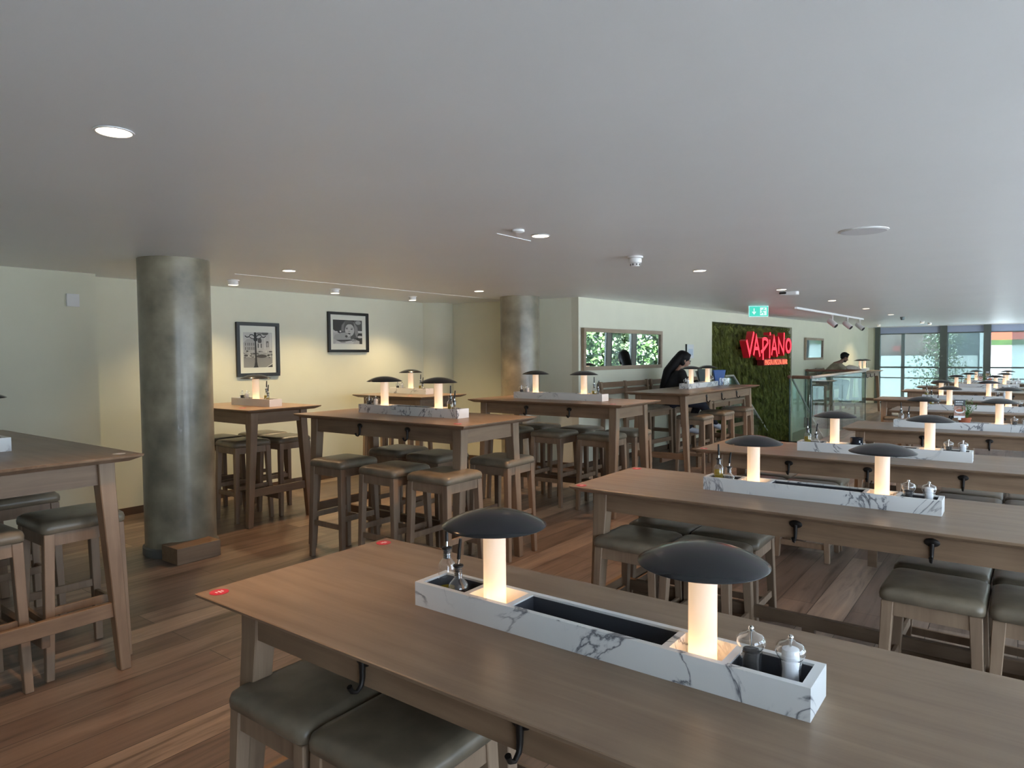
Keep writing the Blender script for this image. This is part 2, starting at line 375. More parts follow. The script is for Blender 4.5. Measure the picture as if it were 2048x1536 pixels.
# moss wall
b = MB().box(4.28, 8.65, -.148, -.10, -2.55, 2.165, T=WM)
moss = b.build('moss_wall', M['moss1']); tag(moss, 'dark green moss and grass panel recessed in the white wall behind the red sign', 'plant wall')
b = MB()
for i in range(21000):
    s = random.uniform(4.3, 8.63); z = random.uniform(-.9, 2.15); L = random.uniform(.09, .28); w = random.uniform(.003, .008); dx = random.uniform(-.035, .035); d0 = random.uniform(-.13, -.10); d1 = min(-.01, d0+random.uniform(.02, .10))
    s1 = min(8.64, max(4.29, s+dx)); z1 = max(-1.2, min(2.16, z-L*random.choice((1, 1, 1, 1, -.5))))
    b.add([WM @ Vector(p) for p in ((s-w, d0, z), (s+w, d0, z), (s1+w*.3, d1, (z+z1)/2), (s1, d1*.6, z1))], [(0, 1, 2), (0, 2, 3)])
b.build('foliage', M['moss2'], moss)
# ---------------------------------------------------------------- sign
S0 = dict(V=[(5.164, 1.83), (5.324, 1.555), (5.533, 1.993)], A=[(5.524, 1.541), (5.661, 1.9), (5.859, 1.513)], Ab=[(5.575, 1.672), (5.765, 1.672)],
          P=[(6.011, 1.84), (6.028, 1.443)], Pb=[(5.984, 1.845), (6.08, 1.872), (6.19, 1.868), (6.275, 1.83), (6.285, 1.79), (6.238, 1.75), (6.15, 1.70), (6.07, 1.655), (5.91, 1.602)],
          D=[(6.42, 2.005), (6.418, 1.945)], I=[(6.392, 1.858), (6.391, 1.47)], B=[(6.502, 1.536), (6.645, 1.901), (6.846, 1.507)], Bb=[(6.56, 1.672), (6.75, 1.672)],
          Nn=[(6.933, 1.562), (6.916, 1.871), (7.222, 1.582), (7.252, 2.015)])
sign = thing('neon_sign', 'big red glowing restaurant name sign on the dark green moss wall', 'sign')
def stroke(b, pts, hw, y0, y1):
    n = len(pts); L = []; R = []
    for i, p in enumerate(pts):
        p = Vector(p); a = Vector(pts[max(i-1, 0)]); c = Vector(pts[min(i+1, n-1)])
        if 0 < i < n-1:
            d1 = (p-a).normalized(); d2 = (c-p).normalized(); nn = Vector((-d1.y, d1.x))+Vector((-d2.y, d2.x))
            nn = nn.normalized() if nn.length > .35 else Vector((-d1.y, d1.x)); k = 1./max(.45, nn.dot(Vector((-d1.y, d1.x))))
        else:
            d = (c-a).normalized(); nn = Vector((-d.y, d.x)); k = 1.
        L.append(p+nn*hw*k); R.append(p-nn*hw*k)
    for i in range(n-1):
        quad = [L[i], R[i], R[i+1], L[i+1]]
        vs = [WM @ Vector((q.x, y1, q.y)) for q in quad]+[WM @ Vector((q.x, y0, q.y)) for q in quad]
        b.add(vs, [(0, 1, 2, 3)], 0); b.add(vs, [(7, 6, 5, 4), (0, 4, 5, 1), (2, 6, 7, 3), (1, 5, 6, 2), (3, 7, 4, 0)], 1)
def letter(name, strokes, hw=.032):
    b = MB()
    for s in strokes: stroke(b, s, hw, .17, .30)
    b.build(name, [M['neon'], M['neons']], sign)
letter('letter_v', [S0['V']]); letter('letter_a', [S0['A'], S0['Ab']]); letter('letter_p', [S0['P'], S0['Pb']]); letter('letter_i', [S0['I'], S0['D']]); letter('letter_a', [S0['B'], S0['Bb']]); letter('letter_n', [S0['Nn']])
b = MB(); n = 28; ro = (.178, .165); rows = []
ang = [2*PI*i/n for i in range(n)]
for i in range(n):
    a0, a1 = ang[i], ang[(i+1) % n]
    P = lambda a, k: Vector((7.53+(.19 if k else .105)*math.cos(a), 1.737+(.168 if k else .105)*math.sin(a)))
    quad = [P(a0, 0), P(a0, 1), P(a1, 1), P(a1, 0)]
    vs = [WM @ Vector((q.x, .30, q.y)) for q in quad]+[WM @ Vector((q.x, .17, q.y)) for q in quad]
    b.add(vs, [(0, 1, 2, 3)], 0); b.add(vs, [(7, 6, 5, 4), (1, 5, 6, 2), (3, 7, 4, 0)], 1)
b.build('letter_o', [M['neon'], M['neons']], sign)
x0 = 6.25
for word, nm in (('PASTA', 'word_pasta'), ('I', 'divider_stroke'), ('PIZZA', 'word_pizza'), ('I', 'divider_stroke'), ('BAR', 'word_bar')):
    cu = bpy.data.curves.new('text', 'FONT'); cu.body = word; cu.size = .152; cu.extrude = .004
    tmp = bpy.data.objects.new('text', cu); COL.objects.link(tmp); bpy.context.view_layer.update()
    me = bpy.data.meshes.new_from_object(tmp.evaluated_get(bpy.context.evaluated_depsgraph_get())); bpy.data.objects.remove(tmp)
    me.materials.clear(); me.materials.append(M['neon2']); xs = [v.co.x for v in me.vertices]; k = 1.0
    me.transform(Matrix.Translation(WM @ Vector((x0, .26, 1.338))) @ WM.to_3x3().to_4x4() @ Matrix(((1, 0, 0, 0), (0, 0, 1, 0), (0, 1, 0, 0), (0, 0, 0, 1))) @ Matrix.Diagonal((k, 1, 1, 1)) @ Matrix.Translation((-min(xs), 0, 0)))
    to = bpy.data.objects.new(nm, me); COL.objects.link(to); to.parent = sign; x0 += (max(xs)-min(xs))*k+.05
MB().box(5.35, 7.5, .10, .165, 1.66, 1.72, T=WM).build('back_bar', M['iron'], sign)
for k in (5.6, 7.2): MB().box(k, k+.03, -.13, .10, 1.67, 1.70, T=WM).build('wall_bracket', M['iron'], sign)
MB().box(6.24, 7.56, .10, .235, 1.325, 1.46, T=WM).build('tagline_panel', plain('dark_red_panel', (.20, .012, .015), .5), sign)
# ---------------------------------------------------------------- mirrors, notice, pictures
def wall_mirror(s0, s1, z0, z1, label, fw):
    t = thing('wall_mirror', label, 'mirror', group='oak framed wall mirrors')
    b = MB()
    TM = WM @ Matrix.Translation((0, .003, z0)) @ Matrix.Rotation(math.radians(-.9), 4, 'X') @ Matrix.Translation((0, 0, -z0))
    for q in ((s0, s1, z1-fw, z1), (s0, s1, z0, z0+fw), (s0, s0+fw, z0+fw, z1-fw), (s1-fw, s1, z0+fw, z1-fw)): b.box(q[0], q[1], .002, .045, q[2], q[3], T=TM)
    b.build('frame', M['mframe'], t, bevel=.002)
    MB().box(s0+fw-.005, s1-fw+.005, .006, .022, z0+fw-.005, z1-fw+.005, T=TM).build('mirror_glass', M['mirror'], t)
wall_mirror(.035, 2.27, 1.355, 1.945, 'long oak framed mirror on the white wall reflecting green trees', .055)
wall_mirror(9.53, 10.95, 1.405, 1.945, 'small oak framed mirror on the far wall right of the red sign', .055)
t = thing('wall_notice', 'small white notice with pale blue print on wall above the woman', 'notice')
MB().box(3.25, 3.50, .002, .008, 1.50, 1.74, T=WM).build('sheet', M['paper'], t)
MB().box(3.30, 3.46, .008, .010, 1.55, 1.66, T=WM).build('print', M['paleblue'], t)
t2 = MB().box(3.19, 3.215, .002, .02, 1.57, 1.745, T=WM).build('wall_strip', M['black']); tag(t2, 'thin black upright strip on the wall beside the white notice', 'strip')
def picture(v0, v1, z0, z1, fw, mt, label, draw):
    X = -7.18
    t = thing('framed_picture', label, 'picture', group='black framed pictures on the cream wall')
    b = MB()
    for q in ((v0, v1, z1-fw, z1), (v0, v1, z0, z0+fw), (v0, v0+fw, z0+fw, z1-fw), (v1-fw, v1, z0+fw, z1-fw)): b.box(X+.002, X+.035, q[0], q[1], q[2], q[3])
    b.build('frame', M['black'], t, bevel=.002)
    MB().box(X+.004, X+.014, v0+fw-.004, v1-fw+.004, z0+fw-.004, z1-fw+.004).build('mount', M['mat'], t)
    b = MB(); mats = []; a0, a1, h0, h1 = v0+fw+mt[0], v1-fw-mt[1], z0+fw+mt[2], z1-fw-mt[3]
    def shape(pts, g, layer):
        if grey(g) not in mats: mats.append(grey(g))
        ps = [(X+.0145+layer*.0004, a0+min(1, max(0, x))*(a1-a0), h0+min(1, max(0, y))*(h1-h0)) for x, y in pts]
        b.add(ps, [tuple(range(len(ps)))], mats.index(grey(g)))
    draw(shape); b.build('print', mats, t)
def ell(cx, cy, rx, ry, n=20, a0=0, a1=2*PI): return [(cx+rx*math.cos(a0+(a1-a0)*i/n), cy+ry*math.sin(a0+(a1-a0)*i/n)) for i in range(n)]
def rect(x0, y0, x1, y1): return [(x0, y0), (x1, y0), (x1, y1), (x0, y1)]
def ribbon(pts, w):
    L = []; R = []
    for i, p in enumerate(pts):
        a = Vector(pts[max(i-1, 0)]); c = Vector(pts[min(i+1, len(pts)-1)]); d = (c-a).normalized(); L.append((p[0]-d.y*w, p[1]+d.x*w)); R.append((p[0]+d.y*w, p[1]-d.x*w))
    return [[L[i], R[i], R[i+1], L[i+1]] for i in range(len(pts)-1)]
def draw_street(S):
    R = random.Random(3)
    S(rect(0, 0, 1, 1), .55, 0); S(rect(0, 0, 1, .30), .25, 1); S(rect(0, .30, 1, .46), .40, 1)
    S([(0, .46), (0, .70), (.12, .80), (.42, .84), (.42, .46)], .42, 1); S([(.42, .46), (.42, .95), (.66, .98), (.66, .46)], .5, 1); S([(.66, .5), (.66, .9), (.8, 1), (1, 1), (1, .5)], .52, 1)
    for x in (.06, .14, .2, .27, .34): S(rect(x, .50, x+.03, .58), .14, 2); S(rect(x, .62, x+.03, .70), .16, 2)
    S(ell(.56, .76, .07, .08), .08, 2); S(rect(.49, .56, .53, .68), .1, 2); S(rect(.59, .56, .63, .68), .1, 2); S(rect(.53, .54, .59, .7), .6, 3)
    S(rect(.79, .58, .87, .75), .1, 2); S(ell(.83, .65, .02, .07), .5, 3); S(rect(.72, .52, .76, .9), .62, 2); S(rect(.92, .52, .96, .96), .62, 2)
    S(ell(.75, .98, .12, .06), .12, 3); S(ell(.55, .97, .1, .04), .2, 3)
    for i in range(60): S(ell(R.random(), R.uniform(.28, .47), R.uniform(.02, .06), R.uniform(.01, .025), 7), R.choice((.06, .12, .3, .5, .6)), 3+i % 5)
    S(ell(.62, .32, .18, .05), .07, 9); S(ell(.08, .34, .07, .03), .08, 9); S([(.8, 0), (1, .09), (1, 0)], .06, 4); S([(.78, .005), (1, .12), (1, .09), (.8, .0)], .6, 5)
    S([(.355, .02), (.48, .02), (.45, .16), (.43, .75), (.45, .84), (.44, 1), (.36, 1), (.36, .84), (.385, .75), (.385, .16)], .03, 12); S(ell(.41, .80, .07, .06), .03, 13); S([(.32, .0), (.5, .0), (.46, .06), (.37, .06)], .03, 13)
    for sgn in (-1, 1):
        for q in ribbon([(.41, .86), (.41+sgn*.10, .93), (.41+sgn*.18, .93), (.41+sgn*.22, .87), (.41+sgn*.30, .86), (.41+sgn*.36, .90)], .014): S(q, .03, 14)
        for q in ribbon([(.41, .82), (.41+sgn*.12, .82), (.41+sgn*.2, .86)], .012): S(q, .04, 14)
def draw_child(S):
    S(rect(0, 0, 1, 1), .035, 0); S([(.72, .5), (.72, 1), (1, 1), (1, .6)], .10, 1); S(ell(.86, .9, .10, .08), .35, 2); S(rect(.84, .46, 1, .56), .55, 2); S(ell(.92, .30, .09, .05), .6, 2)
    S([(.0, .0), (0, .6), (.1, .5), (.2, .45), (.9, .12), (.9, 0)], .45, 1)
    S([(.24, .5), (.28, .78), (.4, .97), (.55, 1.), (.72, .93), (.83, .7), (.86, .45), (.8, .25), (.62, .2), (.4, .42)], .10, 3); S([(.7, .93), (.83, .7), (.86, .45), (.8, .25), (.74, .45), (.72, .75)], .26, 4); S([(.28, .55), (.3, .78), (.4, .92), (.36, .7), (.36, .52)], .2, 4)
    S(ell(.56, .58, .16, .26), .50, 5); S(ell(.46, .64, .04, .018), .04, 6); S(ell(.63, .62, .04, .018), .04, 6); S(ell(.46, .69, .05, .01), .12, 6); S(ell(.64, .67, .05, .01), .12, 6); S(ell(.54, .53, .035, .02), .3, 6); S(ell(.53, .43, .06, .03), .05, 6); S([(.40, .8), (.5, .9), (.66, .9), (.72, .75), (.6, .83), (.48, .82)], .09, 7)
    S([(0, .22), (.06, .38), (.26, .46), (.44, .48), (.6, .36), (.58, .24), (.4, .2), (.1, .15)], .36, 8); S(ell(.5, .36, .07, .05), .5, 9); S(ell(.44, .32, .045, .05), .08, 10); S(ell(.06, .5, .1, .03), .55, 9); S(ell(.24, .52, .03, .04), .6, 9)
    S([(.08, .16), (.6, .19), (.66, .16), (.45, .11), (.2, .1)], .06, 11); S([(.1, .1), (.45, .12), (.6, .17), (.7, .08), (.66, 0), (.05, 0)], .55, 10); S(ell(.32, .08, .1, .03), .25, 12)
    for i in range(9): S(ell(.66+.03*(i % 4), .12+.03*(i//3), .03, .012, 8), (.1, .5, .25)[i % 3], 13)
picture(4.313, 4.868, 1.352, 1.980, .04, (.05, .05, .065, .075), 'taller black framed print of a street lamp before a palace', draw_street)
picture(5.592, 6.262, 1.632, 2.157, .035, (.05, .065, .075, .065), 'square black framed photograph of a long-haired child eating', draw_child)
wb = MB().box(-6.95, -6.925, 2.525, 2.63, 2.05, 2.165).build('wall_box', M['white'], bevel=.004); tag(wb, 'small square cream box high on the left wall', 'wall box')
# ---------------------------------------------------------------- ceiling fixtures
def mk_down():
    t = thing('downlight', '', 'ceiling light')
    MB().lathe([(.056, .0), (.064, -.002), (.064, -.005), (.056, -.006)], 28, 0, cap0=False, cap1=False).build('trim_ring', M['white'], t, smooth=40)
    MB().lathe([(.0565, -.002), (.0565, -.0035)], 28).build('diffuser', M['dl'], t)
    l = bpy.data.lights.new('downlight_beam', 'SPOT'); l.energy = DOWN_W; l.color = (1., .57, .27); l.spot_size = math.radians(105); l.spot_blend = .8; l.shadow_soft_size = .05
    o = bpy.data.objects.new('downlight_beam', l); COL.objects.link(o); o.parent = t; o.location = (0, 0, -.02); return t
DOWN_W = 95.
dpro = Proto(mk_down)
names = ['nearest the camera at upper left', 'second of the middle ceiling row', 'third of the middle row near the smoke detector', 'fourth of the middle row beside the emergency light', 'fifth of the middle row toward the far windows', 'sixth of the middle row toward the far windows', 'last of the middle row before the far windows']
for (x, y), nm in zip([(-2.55, 1.095), (-2.577, 3.752), (-2.483, 6.277), (-2.43, 8.81), (-2.344, 11.19), (-2.293, 13.65), (-2.25, 16.19)], names):
    dpro.put((x, y, CZ), 0, 'round recessed warm downlight, '+nm, 'ceiling light', 'recessed downlights')
dpro.put((-5.387, 3.785, CZ), 0, 'round recessed warm downlight right of the near concrete column', 'ceiling light', 'recessed downlights')
dpro.put((-5.355, 6.461, CZ), 0, 'round recessed warm downlight left of the far concrete column', 'ceiling light', 'recessed downlights')
def mk_surf():
    t = thing('surface_spotlight', '', 'ceiling light')
    MB().lathe([(.06, 0), (.06, -.008), (.048, -.012), (.05, -.05), (.047, -.052)], 24, 0, cap1=False).build('housing', M['white'], t, smooth=40)
    MB().lathe([(.047, -.047), (.047, -.0505)], 24).build('diffuser', M['dl'], t)
    l = bpy.data.lights.new('spotlight_beam', 'SPOT'); l.energy = SURF_W; l.color = (1., .76, .42); l.spot_size = math.radians(125); l.spot_blend = .7; l.shadow_soft_size = .05
    o = bpy.data.objects.new('spotlight_beam', l); COL.objects.link(o); o.parent = t; o.location = (0, 0, -.06); return t
SURF_W = 85.
spro = Proto(mk_surf)
for (x, y), nm in zip([(-6.47, 3.88), (-6.45, 5.15), (-6.50, 6.46)], ['above the street lamp picture', 'above the child picture', 'nearest the room corner']):
    spro.put((x, y, CZ), 0, 'short white surface-mounted ceiling spotlight '+nm, 'ceiling light', 'surface ceiling spotlights')
for (x, y), nm in zip([(-3.3, 21.6), (-2.05, 21.4), (-2.1, 20.2)], ['left of the far window post', 'in front of the far second post', 'closest to camera before the far windows']):
    spro.put((x, y, CZ), 0, 'bright white surface-mounted ceiling spotlight '+nm, 'ceiling light', 'surface ceiling spotlights')
sd = thing('smoke_detector', 'white smoke detector hanging from the mid ceiling', 'smoke detector', (-2.534, 5.04, CZ))
MB().lathe([(.062, 0), (.062, -.012), (.05, -.018)], 24).build('base_plate', M['white'], sd, smooth=40)
b = MB().lathe([(.05, -.017), (.053, -.035), (.05, -.05), (.038, -.056), (.034, -.078), (.02, -.084)], 24)
b.build('sensor_head', M['white'], sd, smooth=40)
b = MB()
for k in range(8):
    a = 2*PI*k/8; b.box(-.006, .006, .036, .041, -.074, -.06, T=Matrix.Rotation(a, 4, 'Z'))
b.build('sensor_slot', M['grey'], sd)
sd2 = MB().lathe([(.04, 0), (.04, -.012), (.025, -.02)], 20).build('ceiling_sensor', M['white'], smooth=40, loc=(-2.574, 3.498, CZ)); tag(sd2, 'tiny white ceiling sensor left of the middle downlight', 'sensor')
sd3 = MB().lathe([(.05, 0), (.05, -.02), (.03, -.07)], 20).build('ceiling_sensor', M['frame2'], smooth=40, loc=(-2.2, 17.5, CZ)); tag(sd3, 'small grey ceiling sensor before the far windows', 'sensor')
sp = thing('ceiling_speaker', 'large round flush white speaker grille in the right ceiling', 'speaker', (-.851, 4.939, CZ))
MB().lathe([(.148, 0), (.148, -.004), (.136, -.007)], 40).build('rim', M['white'], sp, smooth=40)
MB().lathe([(.136, -.005), (.136, -.0085)], 40).build('grille', plain('grille_grey', (.6, .6, .6), .6), sp)
em = thing('emergency_ceiling_light', 'white emergency light with dark lens beside the fourth middle downlight', 'emergency light', (-2.44, 9.22, CZ))
MB().rrect([(0, .11, .05, .03), (-.04, .11, .05, .03), (-.05, .095, .04, .03)]).build('body', M['white'], em, smooth=40)
MB().box(-.115, -.03, -.055, .055, -.028, -.004).build('lens', M['bk'], em)
# exit sign
ex = thing('exit_sign', 'lit green exit sign with white arrow and running figure hung under the ceiling', 'exit sign', (-3.56, 11.6, 2.275), math.radians(37))
MB().box(-.165, .165, .002, .03, -.09, .09).build('case', M['cyan'], ex, bevel=.004)
MB().box(-.155, .155, -.002, .004, -.08, .08).build('green_panel', M['exitg'], ex)
b = MB()
def flat(b, pts, y): b.add([(x, y, z) for x, z in pts], [tuple(range(len(pts)))])
flat(b, [(-.088, .05), (-.072, .05), (-.072, -.02), (-.088, -.02)], -.0045); flat(b, [(-.08, -.055), (-.045, -.01), (-.06, -.0), (-.08, -.025), (-.1, -.0), (-.115, -.01)], -.005)
b.build('arrow', M['exitw'], ex)
b = MB(); flat(b, [(.02, -.065), (.13, -.065), (.13, .065), (.02, .065)], -.0045); b.build('door_symbol', M['exitw'], ex)
b = MB(); flat(b, ell(.085, .045, .012, .012, 12), -.0052)
for pts in ([(.075, .03), (.062, -.01)], [(.062, -.01), (.085, -.03), (.08, -.055)], [(.062, -.01), (.045, -.03), (.025, -.035)], [(.073, .025), (.1, .01), (.115, .02)], [(.073, .025), (.048, .015), (.04, -.002)]):
    for qd in ribbon(pts, .007): flat(b, qd, -.0052)
b.build('running_figure', M['exitg'], ex)
MB().box(-.16, .16, .01, .025, .088, .092).build('hanger', M['white'], ex)
# track with spots
tr = thing('track_rail', 'white ceiling lighting track above the stairs carrying three spots', 'lighting track', group=None)
MB().hexa([(-3.17, 12.3, CZ-.035), (-3.13, 12.3, CZ-.035), (-3.0, 17.6, CZ-.035), (-3.04, 17.6, CZ-.035)], [(-3.17, 12.3, CZ), (-3.13, 12.3, CZ), (-3.0, 17.6, CZ), (-3.04, 17.6, CZ)]).build('rail', M['white'], tr)
def mk_tspot():
    t = thing('track_spotlight', '', 'spotlight')
    MB().box(-.02, .02, -.05, .05, -.03, 0).build('adapter', M['white'], t, bevel=.003)
    MB().tube([(0, 0, -.03), (0, 0, -.12)], .012).build('stem', M['white'], t, smooth=40)
    R = Matrix.Translation((0, 0, -.16)) @ Matrix.Rotation(math.radians(-52), 4, (.6, .8, 0)) 
    MB().lathe([(.05, -.1), (.055, -.08), (.055, .08), (.048, .1)], 20).xform(R).build('barrel', M['white'], t, smooth=40)
    MB().lathe([(.046, -.102), (.046, -.1005)], 20).xform(R).build('lens', M['bk'], t); return t
tp = Proto(mk_tspot)
for (x, y), nm in zip([(-3.09, 14.8), (-3.06, 16.1), (-3.03, 17.3)], ['leftmost', 'middle', 'rightmost']):
    tp.put((x, y, CZ-.035), .3, nm+' of the three white barrel spots on the ceiling track', 'spotlight', 'track spotlights')
# ---------------------------------------------------------------- tables
STK = []
def make_table(L, W, h, hooks, stickers, side_hooks=()):
    t = thing('table', '', 'table')
    b = MB(); hx, hy = L/2, W/2
    def sec(z, i): return [(hx-i, hy-i, z), (-hx+i, hy-i, z), (-hx+i, -hy+i, z), (hx-i, -hy+i, z)]
    b.loft([sec(h-.034, .05), sec(h-.012, .004), sec(h-.002, 0), sec(h, .003)]); b.build('tabletop', M['oakx'], t)
    ix, iy, ah = .115, .10, .112 if h > 1 else .105
    z1 = h-.034; z0 = z1-ah
    b = MB()
    b.box(-hx+ix, hx-ix, -hy+iy, -hy+iy+.022, z0, z1); b.build('apron', M['oakx2'], t)
    MB().box(-hx+ix, hx-ix, hy-iy-.022, hy-iy, z0, z1).build('apron', M['oakx2'], t)
    MB().box(-hx+ix+.01, -hx+ix+.032, -hy+iy+.022, hy-iy-.022, z0, z1).build('apron', M['oaky'], t)
    MB().box(hx-ix-.032, hx-ix-.01, -hy+iy+.022, hy-iy-.022, z0, z1).build('apron', M['oaky'], t)
    for sx in (-1, 1):
        for sy in (-1, 1):
            def lq(xo, yo, w, z):
                xs = sorted((sx*(hx-xo), sx*(hx-xo-w))); ys = sorted((sy*(hy-yo), sy*(hy-yo-w*.9)))
                return [(xs[0], ys[0], z), (xs[1], ys[0], z), (xs[1], ys[1], z), (xs[0], ys[1], z)]
            b = MB(); k = .085
            b.loft([lq(.105, .045, .056, 0), lq(.105, .092, .082, z0-.0), lq(.105, .094, .085, z1)]); b.build('leg', M['oakz'], t, bevel=.004, seg=1)
        # end stretcher
        zs = .315 if h > 1 else .20
        x = sx*(hx-.14); b = MB().box(x-.014, x+.014, -hy+.1, hy-.1, zs-.037, zs+.037); b.build('stretcher', M['oaky'], t, bevel=.003, seg=1)
    zr = .25 if h > 1 else .185
    b = MB().box(-hx+.14, hx-.14, -.018, .018, zr-.032, zr+.032); b.build('centre_rail', M['dkwood'], t, bevel=.003, seg=1)
    if L > 2: MB().box(-.03, .03, -.017, .017, 0, zr-.03).build('rail_foot', M['dkwood'], t)
    def hook(x, y, rz):
        b = MB(); 
        b.lathe([(.026, -.003), (.03, 0), (.026, .003)], 16).xform(Matrix.Translation((0, -.004, .018)) @ Matrix.Rotation(PI/2, 4, 'X') @ Matrix.Diagonal((1, .62, 1, 1)))
        b.tube([(0, -.006, .015), (0, -.006, -.03), (0, -.010, -.05), (0, -.026, -.062), (0, -.042, -.055), (0, -.050, -.038)], [.010, .008, .007, .006, .006, .008], 8)
        b.xform(Matrix.Translation((x, y, z0+ah*.52)) @ Matrix.Rotation(rz, 4, 'Z')); b.build('coat_hook', M['iron'], t, smooth=50)
    for x in hooks: hook(x, -hy+iy, 0)
    for x in side_hooks: hook(x, hy-iy, PI)
    for x, y, c in stickers:
        b = MB().lathe([(.029, 0), (.029, .0012)], 24, 0, (x, y, h))
        b.box(x-.009, x+.011, y-.002, y+.004, h+.0012, h+.0016, 1).box(x-.006, x+.006, y-.012, y-.007, h+.0012, h+.0016, 1).box(x-.007, x+.007, y+.008, y+.013, h+.0012, h+.0016, 1)
        b.build('sticker', [M[c], M['stw']], t)
    return t
LOWV = [1.503, 3.686, 5.549, 7.836, 10.367, 12.642, 15.545, 17.427, 19.791]
LOWT = [-.891, -.846, -.826, -.484, -.454, -.734, -.728, -.63, -.613]
LOWC = [-.891, -.866, -.866, -.25, -.2, -.74, -.72, -.66, -.613]
ORD = ['nearest', 'second', 'third', 'fourth', 'fifth', 'sixth', 'seventh', 'eighth', 'farthest']
def lowname(i): return 'nearest low table' if i == 0 else ('farthest low table' if i == 8 else ORD[i]+' low table')
LH = (-.515, .01, .565, 1.08)
tabs = Proto(lambda: make_table(2.4, .815, HL, LH, ((-1.148, -.355, 'red'), (-1.150, .345, 'red'))))
tabs3 = Proto(lambda: make_table(2.4, .815, HL, LH[1:], ((-1.148, -.355, 'red'), (-1.150, .345, 'red'))))
tabs2 = Proto(lambda: make_table(2.4, .815, HL, LH, ()))
for i in range(9):
    pr = tabs3 if i == 1 else (tabs if i < 3 else tabs2)
    lab = ['nearest low oak table with two red stickers on its left corners', 'second low oak table from the front, stools under its left end', 'third low oak table, with a black tin in its marble tray', 'fourth low oak table, with a potted herb and menu card',
           'fifth low oak table from the front, behind the potted herb', 'sixth low oak table from the front, its left end by the glass balustrade', 'seventh low oak table from the front, behind the sixth', 'eighth low oak table from the front, third from the far windows', 'farthest low oak table, closest to the far windows'][i]
    if i == 7: lab = 'eighth low oak table from the front, second from the far windows'
    o = pr.put((LOWC[i], LOWV[i], 0), 0, lab, 'table', 'low oak dining tables'); o.name = 'dining_table'
# bar tables: name -> (cx, cy, L, W, rz)
hb = make_table(1.89, .865, HH, (-.22, .31), ((.80, -.33, 'red'),)); hb.name = 'bar_table'; freeze(hb); hb.location = (-3.955, 3.888, 0); tag(hb, 'middle bar-height oak table with six stools, right of the near column', 'table', 'bar-height oak tables')
dup(hb, (-3.94, 6.11, 0), 0, 'bar-height oak table before the far concrete column, six stools under it', 'bar-height oak tables')
hl = make_table(2.0, .815, HH, (), ((.90, .33, 'stwhite'),)); hl.name = 'bar_table'; hl.location = (-4.5, 1.19, 0); tag(hl, 'bar-height oak table at the left picture edge before the near column', 'table', 'bar-height oak tables')
ha = make_table(1.2, .80, HH, (-.35,), ((.27, -.25, 'red'),)); ha.name = 'bar_table'; freeze(ha); ha.location = (-6.15, 3.84, 0); tag(ha, 'small bar-height oak table partly hidden behind the near concrete column', 'table', 'bar-height oak tables')
dup(ha, (-6.14, 6.02, 0), 0, 'small bar-height oak table in the back corner below the child picture', 'bar-height oak tables')
he = make_table(2.7, .86, HH, (-.55, 0., .60), ((1.2, -.33, 'red'),)); he.name = 'bar_table'; freeze(he); he.location = (-3.61, 9.09, 0); he.rotation_euler = (0, 0, PI/2); tag(he, 'long bar-height oak table where the woman in black sits', 'table', 'bar-height oak tables')
dup(he, (-3.45, 19.25, 0), PI/2, 'bar-height oak table beyond the stairs where the man leans', 'bar-height oak tables')
# ---------------------------------------------------------------- stools
def make_stool(hgt):
    t = thing('bar_stool' if hgt > .7 else 'stool', '', 'stool'); s = .195; ct = .062; zb = hgt-ct
    MB().rrect([(zb, s-.012, s-.012, .03), (zb+.006, s-.002, s-.002, .035), (zb+.026, s, s, .038), (zb+.044, s-.004, s-.004, .04), (zb+.055, s-.016, s-.016, .05), (zb+.060, s-.04, s-.04, .05), (zb+.0625, s-.09, s-.09, .05), (zb+.063, .03, .03, .02)], 6).build('seat', M['leather'], t, smooth=60)
    b = MB(); za = zb-.062; i = .018
    for sg in (-1, 1):
        a, c = sorted((sg*(s-i), sg*(s-i-.02))); b.box(-s+.05, s-.05, a, c, za, zb); b.box(a, c, -s+.05, s-.05, za, zb)
    b.build('seat_frame', M['stoolw'], t)
    def legx(z): return (s-.012)+ (s+.004-(s-.012))*(1-z/zb)   # outer corner
    for sx in (-1, 1):
        for sy in (-1, 1):
            def q(z, w):
                o = legx(z); xs = sorted((sx*o, sx*(o-w))); ys = sorted((sy*o, sy*(o-w))); return [(xs[0], ys[0], z), (xs[1], ys[0], z), (xs[1], ys[1], z), (xs[0], ys[1], z)]
            MB().loft([q(0, .036), q(za, .046), q(zb, .047)]).build('leg', M['stoolw'], t, bevel=.003, seg=1)
    z1, z2 = (.27, .33) if hgt > .7 else (.115, .165)
    for k, z in ((0, z1), (1, z2), (2, z1), (3, z2)):
        o = legx(z)-.024; b = MB().box(-o+.01, o-.01, o-.009, o+.009, z-.02, z+.02).xform(Matrix.Rotation(k*PI/2, 4, 'Z')); b.build('stretcher', M['stoolw'], t, bevel=.002, seg=1)
    return t
low = Proto(lambda: make_stool(.56)); bar = Proto(lambda: make_stool(.78))
RJ = random.Random(11)
def put_low(x, y, lab, rz=None): low.put((x, y, 0), RJ.uniform(-.03, .03) if rz is None else rz, lab, 'stool', 'low leather stools')
def put_bar(x, y, lab): bar.put((x, y, 0), RJ.uniform(-.04, .04), lab, 'stool', 'bar-height leather stools')
LS = 'leather stool under '
